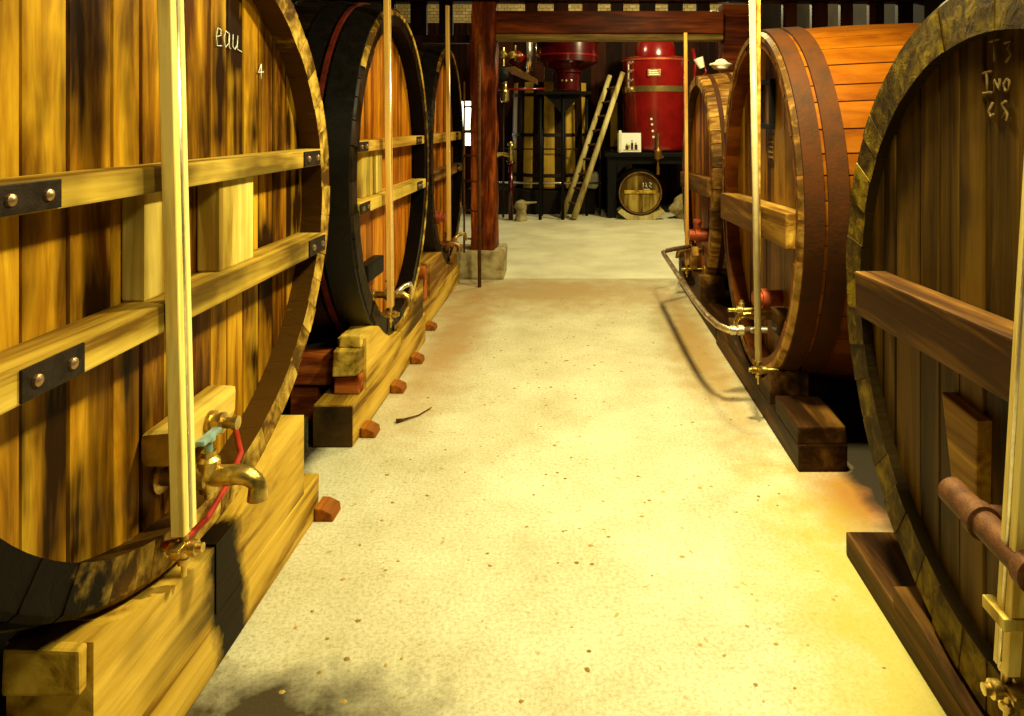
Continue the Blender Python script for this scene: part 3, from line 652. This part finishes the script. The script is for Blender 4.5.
# timber lying crosswise between the first two left casks
bm = NB(); box(bm, (-2.4, 3.30, .0), (-1.30, 3.42, .16), .008, jitter=.006); tag(obj('timber_plank', bm, 'plank_grey', at=(-1.8, 3.36, 0)), 'grey timber lying behind the dark square beam end on the left', 'timber')
bm = NB(); box(bm, (-2.3, 3.66, .22), (-1.27, 3.86, .36), .01, jitter=.005)
box(bm, (-2.3, 3.68, 0), (-2.15, 3.84, .22), .01)
box(bm, (-1.50, 3.68, 0), (-1.35, 3.84, .22), .01); tag(obj('bearer_beam', bm, 'block_red', at=(-1.8, 3.76, 0)), 'dark red bearer beam behind the stacked blocks of the second left cradle', 'timber')

# ------------------------------------------------------------------ timber frame of the still room opening
bm = NB()
rnd = random.Random(4)
for x0, x1, y0, y1, zt in ((-1.06, -.815, 7.15, 7.40, 2.83),):
    N = 16; rings = []
    for k in range(N+1):
        z = .302+(zt-.302)*k/N; j = lambda: rnd.uniform(-.012, .012)
        rings.append([bm.verts.new(p) for p in ((x0+j(), y0+j(), z), ((x0+x1)/2, y0-.008+j(), z), (x1+j(), y0+j(), z), (x1+.01+j(), (y0+y1)/2, z), (x1+j(), y1+j(), z), (x0+j(), y1+j(), z))])
    for a, b2 in zip(rings, rings[1:]):
        for j in range(6): bm.faces.new((a[j], a[(j+1) % 6], b2[(j+1) % 6], b2[j]))
    bm.faces.new(rings[0][::-1]); bm.faces.new(rings[-1])
tag(obj('timber_post', bm, 'post_red', at=(-.94, 7.27, .302)), 'rough red brown timber post on a stone plinth, left of the opening', 'post')
bm = NB(); box(bm, (-1.38, 7.10, 0), (-.72, 7.50, .30), .03, jitter=.012)
tag(obj('stone_plinth', bm, 'stone', at=(-1.05, 7.3, 0)), 'pale stone plinth carrying the left timber post', 'plinth')
bm = NB(); box(bm, (-2.2, 7.55, 0), (-1.42, 7.85, .48), .04, jitter=.03)
box(bm, (-2.1, 7.58, .46), (-1.45, 7.82, .85), .05, jitter=.04)
tag(obj('rubble_wall', bm, 'stone', at=(-1.8, 7.3, 0)), 'low rubble stone wall behind the farthest left cask', 'wall')
bm = NB(); box(bm, (1.53, 7.29, 0), (1.90, 7.5, 2.83), .015, jitter=.004); tag(obj('timber_post', bm, 'lintel_red', at=(1.7, 7.3, 0)), 'wide red brown timber post at right of the opening', 'post')
bm = NB(); box(bm, (-.83, 7.20, 2.51), (1.53, 7.42, 2.745), .012); o = tag(obj('lintel_beam', bm, 'lintel_red', at=(.35, 7.3, 2.5)), 'heavy red brown beam across the top of the opening', 'beam')
bm = NB(); box(bm, (-.83, 7.22, 2.445), (1.53, 7.40, 2.508), .006); obj('lintel_board', bm, 'lintel_pale', o)['label'] = 'paler grey brown board under the beam'
sr = thing('slatted_screen', 'dark slatted timber screen above the opening and the far casks', 'screen', (0, 7.3, 2.83))
bm = NB(); box(bm, (-3.6, 7.22, 2.845), (3.6, 7.40, 3.15), .01); obj('top_rail', bm, 'slat_dark', sr)
bm = NB(); box(bm, (-3.6, 7.24, 2.42), (-1.09, 7.38, 2.50), .01); obj('bottom_rail', bm, 'slat_dark', sr); bm = NB(); box(bm, (1.93, 7.24, 2.2), (3.6, 7.38, 2.3), .01); obj('bottom_rail', bm, 'slat_dark', sr)
x = -3.5; k = 0
while x < 3.5:
    wd = .15+.02*math.sin(k*2.3)
    if (x+wd > -1.09 and x < -.79) or (x+wd > 1.5 and x < 1.93): pass
    else:
        zl = 2.747 if -.85 < x < 1.5 else (2.31 if x > 0 else 2.51)
        bm = NB(); box(bm, (x, 7.27, zl), (x+wd, 7.34, 2.844), .004, tone=math.sin(k*7)); obj('slat', bm, 'slat_dark', sr)
    x += .298; k += 1
# iron rack left of the post
rk = thing('iron_gate', 'rusty iron pole with short rungs left of the timber post', 'gate', (-.95, 6.78, 0))
bm = NB(); tube(bm, [(-.925, 6.78, 0), (-.93, 6.78, 1.9), (-.93, 6.78, 2.35)], .018, 12); obj('pole', bm, 'iron_rust', rk)
for z in (.45, .73, 1.02, 1.27, 1.5, 1.75):
    bm = NB(); tube(bm, [(-1.10, 6.95, z), (-.927, 6.78, z)], .010, 8); obj('rung', bm, 'iron_rust', rk)
bm = NB(); tube(bm, [(-1.10, 6.95, .3), (-1.10, 6.95, 2.0)], .010, 8); obj('pole', bm, 'iron_rust', rk)

# ------------------------------------------------------------------ still room
# window in the back wall left
bm = NB(); box(bm, (-2.30, 13.50, 1.15), (-1.75, 13.53, 2.0)); 
m, nt, n, l, b = newmat('daylight_glass'); b.inputs['Base Color'].default_value = (.8, .8, .6, 1); b.inputs['Emission Color'].default_value = (1, .95, .7, 1); b.inputs['Emission Strength'].default_value = 2.5; M['daylight_glass'] = m
wn = struct('window_1', bm, 'daylight_glass')
bm = NB()
for lo, hi in (((-2.36, 13.46, 1.09), (-1.69, 13.54, 1.15)), ((-2.36, 13.46, 2.0), (-1.69, 13.54, 2.06)), ((-2.36, 13.46, 1.15), (-2.30, 13.54, 2.0)), ((-1.75, 13.46, 1.15), (-1.69, 13.54, 2.0)), ((-2.3, 13.47, 1.42), (-1.75, 13.5, 1.45))): box(bm, lo, hi)
obj('window_frame', bm, 'slat_dark', wn)
# upright vats of mixed staves along the back
def vat(cx, cy, r, z0, z1, n, label, seed, mat='vat_mixed'):
    rn = random.Random(seed); root = thing('wooden_vat', label, 'vat', (cx, cy, z0))
    bm = NB(); Lr = bm.faces.layers.float['tone']
    for i in range(n):
        a, b2 = 2*PI*i/n, 2*PI*(i+1)/n; tone = .85 if i % 2 == 0 and rn.random() < .85 else -.6
        cols = [(a+.002, -.02), (a+.02, 0), (b2-.02, 0), (b2-.002, -.02)]
        rows = [[bm.verts.new((cx+(r*(1-.06*t)+d)*math.cos(th), cy+(r*(1-.06*t)+d)*math.sin(th), z0+(z1-z0)*t)) for th, d in cols] for t in (0, .5, 1)]
        fs = [bm.faces.new((p[j], p[j+1], q[j+1], q[j])) for p, q in zip(rows, rows[1:]) for j in range(3)]
        for f in fs: f[Lr] = tone
    bm.faces.new([bm.verts.new((cx+(r*.9)*math.cos(2*PI*j/32), cy+r*.9*math.sin(2*PI*j/32), z1-.05)) for j in range(32)])
    obj('staves', bm, mat, root)
    for t in (.12, .5, .88):
        bm = NB(); lathe(bm, (cx, cy, z0+(z1-z0)*t-.03), (0, 0, 1), [(0, r*(1-.06*t)-.01), (0.001, r*(1-.06*t)+.008), (.06, r*(1-.06*t)+.005), (.061, r*(1-.06*t)-.01)], 48); obj('hoop', bm, 'iron', root)
    return root
bm = NB(); box(bm, (-1.9, 12.12, 0), (.36, 13.5, .42), .03, jitter=.02); tag(obj('stone_platform', bm, 'dark_wall', at=(0, 12.8, 0)), 'low dark stone platform along the back of the still room', 'platform')
vat(-.45, 12.85, .72, .445, 2.3, 22, 'upright vat with yellow and brown staves behind the ladder', 2)
vat(.84, 13.08, .42, .0, 2.25, 18, 'narrow dark upright vat between ladder and red boiler', 5)
# rails in front of the vats
rl = thing('iron_railing', 'thin iron railing with steel lower rail in front of the vats', 'railing', (-.3, 11.85, 0))
for z, r, mt in ((1.135, .012, 'iron'), (.55, .018, 'steel')):
    bm = NB(); tube(bm, [(-1.35, 12.05, z), (.45, 12.05, z)], r, 8); obj('rail', bm, mt, rl)
for xx in (-1.33, .43):
    bm = NB(); tube(bm, [(xx, 12.05, 0), (xx, 12.05, 1.15)], .018, 8); obj('post', bm, 'iron', rl)
# still on its stand
st = thing('iron_stand', 'black iron stand carrying the small flared red still', 'stand', (-.1, 11.6, 0))
bm = NB(); box(bm, (-.62, 11.35, 2.05), (.26, 12.0, 2.10), .006); obj('tray', bm, 'black_paint', st)
for xx, yy, h in ((-.57, 11.45, 2.05), (-.20, 11.45, 2.05), (.2, 11.96, 2.05), (-.57, 11.96, 2.05)):
    bm = NB(); tube(bm, [(xx, yy, 0), (xx, yy, h)], .028, 10); obj('leg', bm, 'black_paint', st)
bm = NB(); prism(bm, [(-.50, 2.05), (-.20-.03, 1.75), (-.20+.03, 1.75), (.1, 2.05)], 'Y', 11.44, 11.46); obj('bracket', bm, 'black_paint', st)
s2 = thing('still', 'small dark red flared still on the black stand, left of the ladder', 'still', (-.14, 11.68, 2.10))
bm = NB(); lathe(bm, (-.14, 11.68, 2.10), (0, 0, 1), [(0, .22), (.02, .24), (.04, .22), (.30, .22), (.32, .25), (.35, .25), (.36, .24), (.47, .48), (.49, .52), (.80, .52), (.81, .54), (.84, .54), (.86, .50), (.90, .40)], 40); obj('body', bm, 'enamel_dark_red', s2)
bm = NB(); lathe(bm, (-.14, 11.68, 2.68), (0, 0, 1), [(0, .521), (.001, .528), (.03, .528), (.031, .521)], 40); obj('band', bm, 'enamel_red', s2)
for a in (-1.9, -1.6, -1.2):
    bm = NB(); p = Vector((-.14+.22*math.cos(a), 11.68+.22*math.sin(a), 2.28)); lathe(bm, p, (math.cos(a), math.sin(a), 0), [(0, .02), (.012, .018), (.018, .0)], 10); obj('rivet', bm, 'steel', s2)
# pipework left of the still
pf = thing('pipework', 'brass pipework and valves at the upper left of the opening', 'pipework', (-1.1, 11.7, 0))
bm = NB(); tube(bm, [(-1.2, 11.7, 2.0), (-1.2, 11.7, 2.85)], .03, 10); tube(bm, [(-1.35, 11.7, 2.73), (-.9, 11.7, 2.70)], .028, 10); tube(bm, [(-1.0, 11.7, 2.62), (-1.0, 11.7, 2.88)], .024, 10)
for p in ((-1.2, 11.66, 2.73), (-1.05, 11.66, 2.72)): lathe(bm, p, (0, -1, 0), [(-.03, .06), (.03, .06), (.04, .03), (.08, .03)], 14)
obj('brass_pipes', bm, 'brass', pf)
bm = NB(); tube(bm, [(-.76, 11.75, 2.45), (-.76, 11.75, 2.95)], .055, 14); tube(bm, [(-.82, 11.72, 2.35), (-.76, 11.75, 2.5)], .04, 10); obj('pale_column', bm, 'steel', pf)
bm = NB(); prism(bm, [(-1.22, 2.48), (-.62, 2.22), (-.62, 2.30), (-1.0, 2.52)], 'Y', 11.55, 11.85, .01); obj('copper_chute', bm, 'brass_old', pf)
bm = NB(); tube(bm, [(-1.30, 11.6, 2.14), (-.50, 11.6, 2.15)], .022, 10); tube(bm, [(-1.05, 11.85, 2.55), (-.88, 11.85, 2.75)], .10, 16); obj('red_pipe', bm, 'enamel_red', pf)
bm = NB(); lathe(bm, (-1.16, 11.6, 1.93), (0, 0, 1), [(0, .05), (.02, .07), (.18, .07), (.22, .04), (.30, .03), (.31, .04), (.34, .04)], 16); obj('oil_lamp_glass', bm, 'brass_band', pf)
bm = NB(); lathe(bm, (-1.2, 11.6, 2.4), (.3, -1, 0), [(-.1, .02), (-.08, .11), (.02, .13), (.06, .1), (.08, .02)], 18); obj('round_gauge', bm, 'black_paint', pf)
bm = NB(); tube(bm, [(-1.2, 11.7, 0), (-1.2, 11.7, 2.0)], .02, 10); obj('stand_pipe', bm, 'iron', pf)
sp = thing('standpipe', 'dark red floor standpipe with brass tap, near the left post', 'standpipe', (-1.05, 11.45, 0))
bm = NB(); tube(bm, [(-1.05, 11.45, 0), (-1.05, 11.45, .93)], .04, 12); tube(bm, [(-1.05, 11.45, .91), (-1.05, 11.45, .96)], .07, 12); obj('riser', bm, 'enamel_dark_red', sp)
bm = NB(); tube(bm, [(-1.05, 11.45, .96), (-1.05, 11.45, 1.24)], [.05, .035], 12); tube(bm, [(-1.28, 11.45, 1.06), (-1.2, 11.45, 1.08), (-1.05, 11.45, 1.05)], [.05, .03, .045], 12); lathe(bm, (-1.05, 11.45, 1.22), (0, 0, 1), [(0, .06), (.03, .05), (.06, .02)], 12); obj('brass_tap', bm, 'brass', sp)
bm = NB(); lathe(bm, (-.88, 11.35, .0), (0, 0, 1), [(0, .10), (.02, .11), (.14, .07), (.24, .10), (.30, .08), (.33, .02)], 14)
for v in bm.verts: v.co += Vector((random.uniform(-.015, .015),)*3)
tube(bm, [(-.85, 11.35, .28), (-.62, 11.34, .30)], [.03, .012], 8)
tag(obj('stone_lump', bm, 'stone', at=(-.88, 11.35, 0)), 'small brownish stone lump on the floor by the standpipe', 'stone')
# ladder
ld = thing('wooden_ladder', 'pale wooden ladder leaning in the still room left of the red boiler', 'ladder', (-.1, 11.5, 0))
B0, B1 = Vector((-.21, 11.60, .02)), Vector((-.02, 11.42, .02)); T0, T1 = Vector((.60, 12.05, 2.40)), Vector((.81, 11.87, 2.44))
for a, b2 in ((B0, T0), (B1, T1)):
    bm = NB(); tube(bm, [a, b2], [.052, .042], 8, tone=.3); obj('rail', bm, 'ladder_pale', ld)
for k in range(1, 10):
    t = k/10; bm = NB(); tube(bm, [B0.lerp(T0, t), B1.lerp(T1, t)], .018, 8); obj('rung', bm, 'iron_rust', ld)
# table with boiler
tb = thing('work_table', 'black wooden table under the red boiler', 'table', (1.4, 12.0, 0))
bm = NB(); box(bm, (.50, 11.60, 1.02), (2.35, 12.6, 1.09), .008); obj('tabletop', bm, 'black_paint', tb)
bm = NB(); box(bm, (.56, 11.66, .90), (2.30, 11.72, 1.018), .004); prism(bm, [(.70, .9), (.70, .72), (.80, .84), (.90, .9)], 'Y', 11.66, 11.72); obj('apron', bm, 'black_paint', tb)
for xx, yy in ((.54, 11.65), (2.14, 11.65), (.54, 12.4), (2.14, 12.4)):
    bm = NB(); box(bm, (xx, yy, 0), (xx+.15, yy+.15, 1.02), .01); obj('leg', bm, 'black_paint', tb)
bo = thing('boiler', 'large bright red boiler with brass band standing on the black table', 'boiler', (1.40, 12.2, 1.09))
bm = NB(); lathe(bm, (1.40, 12.2, 1.09), (0, 0, 1), [(0, .50), (.02, .54), (.05, .56), (.12, .565), (1.52, .565), (1.56, .58), (1.60, .58), (1.62, .54), (1.64, .36), (1.66, .36), (1.84, .34), (1.90, .30), (1.94, .1)], 56); obj('body', bm, 'enamel_red', bo)
bm = NB(); lathe(bm, (1.40, 12.2, 2.105), (0, 0, 1), [(0, .566), (.001, .576), (.098, .576), (.10, .566)], 56); obj('band', bm, 'brass_band', bo)
bm = NB(); lathe(bm, (1.40, 12.2, 2.64), (0, 0, 1), [(0, .581), (.002, .59), (.03, .59), (.032, .58)], 56); obj('band', bm, 'copper_red', bo)
a = -1.72; bm = NB(); c0 = Vector((1.40+.57*math.cos(a), 12.2+.57*math.sin(a), 2.42)); box(bm, c0-Vector((.11, .012, .06)), c0+Vector((.11, .006, .06)), .004); pl = obj('name_plate', bm, 'brass_old', bo)
bm = NB()
for k in range(3): box(bm, c0+Vector((-.085, -.016, -.035+k*.03)), c0+Vector((.085-.02*k, -.0125, -.022+k*.03)))
obj('plate_lettering', bm, 'chalk', pl)
a = -2.55; p = Vector((1.40+.60*math.cos(a), 12.2+.60*math.sin(a), 0)); bm = NB()
tube(bm, [p+Vector((0, -.02, 2.16)), p+Vector((0, -.02, 2.60))], .022, 10)
for z in (2.16, 2.30, 2.46, 2.60): lathe(bm, p+Vector((.04, .02, z)), (-.4, -.8, 0), [(0, .03), (.05, .035), (.09, .02)], 10)
obj('level_glass', bm, 'steel', bo)
for k, z in enumerate((1.75, 1.66, 1.55, 1.45)):
    a = -1.80+.02*k; bm = NB(); lathe(bm, (1.40+.563*math.cos(a), 12.2+.563*math.sin(a), z-.1), (math.cos(a), math.sin(a), 0), [(0, .022), (.004, .02), (.006, .0)], 7); obj('paint_chip', bm, 'chalk', bo)
bm = NB(); tube(bm, [(2.02, 12.0, 2.1), (2.06, 11.95, 2.6), (2.02, 12.0, 2.85)], .03, 10); tube(bm, [(2.2, 12.0, 2.62), (2.24, 11.95, 2.45), (2.15, 12.0, 2.35), (2.0, 12.05, 2.3)], .02, 10); obj('side_pipe', bm, 'enamel_red', bo)
bm = NB(); lathe(bm, (2.16, 11.9, 2.52), (-.4, 0, 1), [(0, .05), (.16, .085), (.18, .085)], 16); obj('pale_cup', bm, 'cloth_white', bo)
# picture card
cdn = thing('picture_card', 'white card with a small bottle picture leaning on the black table', 'card', (.93, 11.64, 1.09))
rot = Matrix.Rotation(-.12, 3, 'X')
bm = NB(); box(bm, (.71, 11.64, 1.10), (1.10, 11.652, 1.42), .002, rot=rot, piv=(.9, 11.64, 1.1)); obj('card', bm, 'white_card', cdn)
bm = NB()
for xx, w_, h_ in ((.84, .05, .10), (.93, .04, .16), (.99, .05, .12)):
    box(bm, (xx, 11.637, 1.14), (xx+w_, 11.64, 1.14+h_*.7), 0, rot=rot, piv=(.9, 11.64, 1.1)); box(bm, (xx+w_*.33, 11.637, 1.14+h_*.7), (xx+w_*.66, 11.64, 1.14+h_), 0, rot=rot, piv=(.9, 11.64, 1.1))
obj('bottle_picture', bm, 'ink', cdn)
bm = NB(); box(bm, (.80, 11.6375, 1.125), (1.06, 11.64, 1.14), 0, rot=rot, piv=(.9, 11.64, 1.1)); box(bm, (.89, 11.6372, 1.16), (.92, 11.64, 1.22), 0, rot=rot, piv=(.9, 11.64, 1.1)); obj('picture_ground', bm, 'ink_ochre', cdn)
bm = NB(); box(bm, (.725, 11.61, 1.091), (.775, 11.64, 1.46), .01); obj('card_stand', bm, 'cloth_white', cdn)
# boiler drain tap hanging over the table edge
dt = thing('drain_tap', 'brass drain tap hanging from the table edge above the little cask', 'tap', (1.37, 11.55, 1.05))
bm = NB(); lathe(bm, (1.37, 11.56, .70), (0, 0, 1), [(0.03, .03), (.16, .03), (.17, .02), (.28, .02), (.29, .06), (.42, .07), (.46, .04), (.50, .03), (.72, .025)], 14); tube(bm, [(1.37, 11.56, 1.05), (1.37, 11.62, 1.05)], .025, 8); obj('tap_body', bm, 'brass_old', dt)
bm = NB(); tube(bm, [(1.30, 11.55, 1.06), (1.46, 11.55, 1.02)], .022, 8); obj('lever', bm, 'brass', dt)
# little cask below the table, end on to the aisle
lc = thing('small_cask', 'little wooden cask lying end-on below the black table', 'cask', (1.08, 11.5, .43))
cx, cz, r = 1.075, .43, .37
bm = NB(); Lr = bm.faces.layers.float['tone']; n_ = 26; Lh = 1.0 - .1
for i in range(n_):
    a, b2 = 2*PI*i/n_, 2*PI*(i+1)/n_; tone = random.uniform(-1, 1)*.6
    rows = []
    for t, d in ((.05, -.045), (.0, -.04), (.0, -.01), (.02, 0), (.15, .02), (.25, .03)):
        rows.append([bm.verts.new((cx+(r+d)*math.cos(th), 11.52+t, cz+(r+d)*math.sin(th))) for th in (a+.003, (a+b2)/2, b2-.003)])
    for p, q in zip(rows, rows[1:]):
        for j in range(2): f = bm.faces.new((p[j], p[j+1], q[j+1], q[j])); f[Lr] = tone
bmesh.ops.recalc_face_normals(bm, faces=bm.faces)
tube(bm, [(cx, 11.77, cz), (cx, 11.98, cz)], [.40, .40], 32)
obj('staves', bm, 'black_paint', lc)
bm = NB()
for i in range(7):
    x0 = -r+.045+(2*r-.09)*i/7; x1 = -r+.045+(2*r-.09)*(i+1)/7; ri = r-.044
    up = [(x0+(x1-x0)*k/4, math.sqrt(max(0, ri*ri-(x0+(x1-x0)*k/4)**2))) for k in range(5)]
    for sgn in (1, -1):
        poly = [(cx+p[0], cz+sgn*p[1]) for p in up]+[(cx+x1, cz+.0*sgn), (cx+x0, cz)]
        pp = []
        for q in poly:
            if not any((Vector(q)-Vector(z)).length < 1e-4 for z in pp): pp.append(q)
        prism(bm, pp, 'Y', 11.55, 11.57, .0, tone=random.uniform(-1, 1)*.5+(.3 if sgn < 0 else -.5))
obj('head', bm, 'cask_small', lc)
bm = NB(); box(bm, (cx-.26, 11.535, cz-.01), (cx+.26, 11.55, cz+.045), .003); obj('crossbar', bm, 'bar_yellow', lc)
bm = NB(); k = 48; rings = [[bm.verts.new((cx+rr*math.cos(2*PI*j/k), y, cz+rr*math.sin(2*PI*j/k))) for j in range(k)] for y, rr in ((11.52, .333), (11.512, .335), (11.512, .352), (11.52, .354))]
for p, q in zip(rings, rings[1:]):
    for j in range(k): bm.faces.new((p[j], p[(j+1) % k], q[(j+1) % k], q[j]))
obj('hoop', bm, 'brass_old', lc)
bm = NB(); yk = 11.546
for stt in ([(.05, .17), (.05, .09)], [(.09, .17), (.12, .09), (.08, .12)], [(.15, .17), (.19, .15), (.15, .12), (.19, .09)], [(.05, .06), (.16, .06)]):
    tube(bm, [(cx+p[0], yk, cz+p[1]) for p in stt], .006, 6)
obj('chalk_mark', bm, 'chalk', lc)
kr = NB(); prism(kr, [(.70, .12), (.86, 0), (1.30, 0), (1.48, .12), (1.44, .17), (1.30, .115), (1.22, .075), (1.075, .052), (.93, .075), (.85, .115), (.76, .18)], 'Y', 11.44, 11.54, .006, tone=.4)
prism(kr, [(.70, .12), (.86, 0), (1.30, 0), (1.48, .12), (1.44, .17), (1.30, .08), (1.22, .045), (1.075, .02), (.93, .045), (.85, .08), (.76, .18)], 'Y', 11.80, 11.90, .006, tone=.2)
tag(obj('cask_chock', kr, 'ladder_pale', at=(1.08, 11.5, 0)), 'pale wooden chocks cradling the little cask', 'chock')
# rubble and cloths
def lump(label, name, cat, c, r, mat, seed, sq=(1, 1, .7)):
    bm = NB(); bmesh.ops.create_icosphere(bm, subdivisions=3, radius=1); rn = random.Random(seed)
    ph = [rn.uniform(0, 6) for _ in range(6)]
    for v in bm.verts:
        k = 1+.13*math.sin(v.co.x*5+ph[0])+.12*math.sin(v.co.y*6+ph[1])+.12*math.sin(v.co.z*7+ph[2])+.05*math.sin(v.co.x*14+ph[3])*math.sin(v.co.z*13)
        v.co = Vector((c[0]+v.co.x*k*r*sq[0], c[1]+v.co.y*k*r*sq[1], c[2]+max(v.co.z*k, -.9)*r*sq[2]))
    for f in bm.faces: f.smooth = True
    return tag(obj(name, bm, mat, at=(c[0], c[1], c[2]-.9*r*sq[2])), label, cat)
lump('pale rough stone on the floor at right of the little cask', 'stone_lump', 'stone', (1.80, 11.6, .18), .2, 'stone', 3, (1.1, .8, 1))
lump('crumpled white cloth lying on top of the farthest right cask', 'cloth', 'cloth', (1.36, 6.5, 2.13), .08, 'cloth_white', 8, (1.2, 1, .6))
lump('crumpled white cloth on the dark platform left of the black table', 'cloth', 'cloth', (.30, 12.30, .57), .16, 'cloth_white', 6, (.8, .8, 1))
# twig and crumbs on the floor
bm = NB(); tube(bm, [(-.95, 3.72, .008), (-.91, 3.74, .012), (-.85, 3.80, .008), (-.80, 3.90, .010)], [.014, .006, .004, .003], 6)
tag(obj('twig', bm, 'bar_brown', at=(-.88, 3.8, 0)), 'small dry brown twig lying on the pale aisle floor', 'twig')
bm = NB(); rn = random.Random(31)
for k in range(260):
    y = 1.6+4.8*rn.random()**1.2; x = rn.uniform(-.95, .92); s_ = rn.uniform(.003, .009); a = rn.uniform(0, 3)
    vs = [bm.verts.new((x+s_*rn.uniform(.7, 1.7)*math.cos(a+j*1.26), y+s_*rn.uniform(.7, 1.4)*math.sin(a+j*1.26), .0005)) for j in range(5)]
    tp_ = bm.verts.new((x, y, s_*.6))
    for j in range(5): bm.faces.new((vs[j], vs[(j+1) % 5], tp_))
o = tag(obj('floor_crumbs', bm, 'crumb', at=(0, 3, 0)), 'scattered brown crumbs and chips on the aisle floor', 'debris'); o['kind'] = 'stuff'
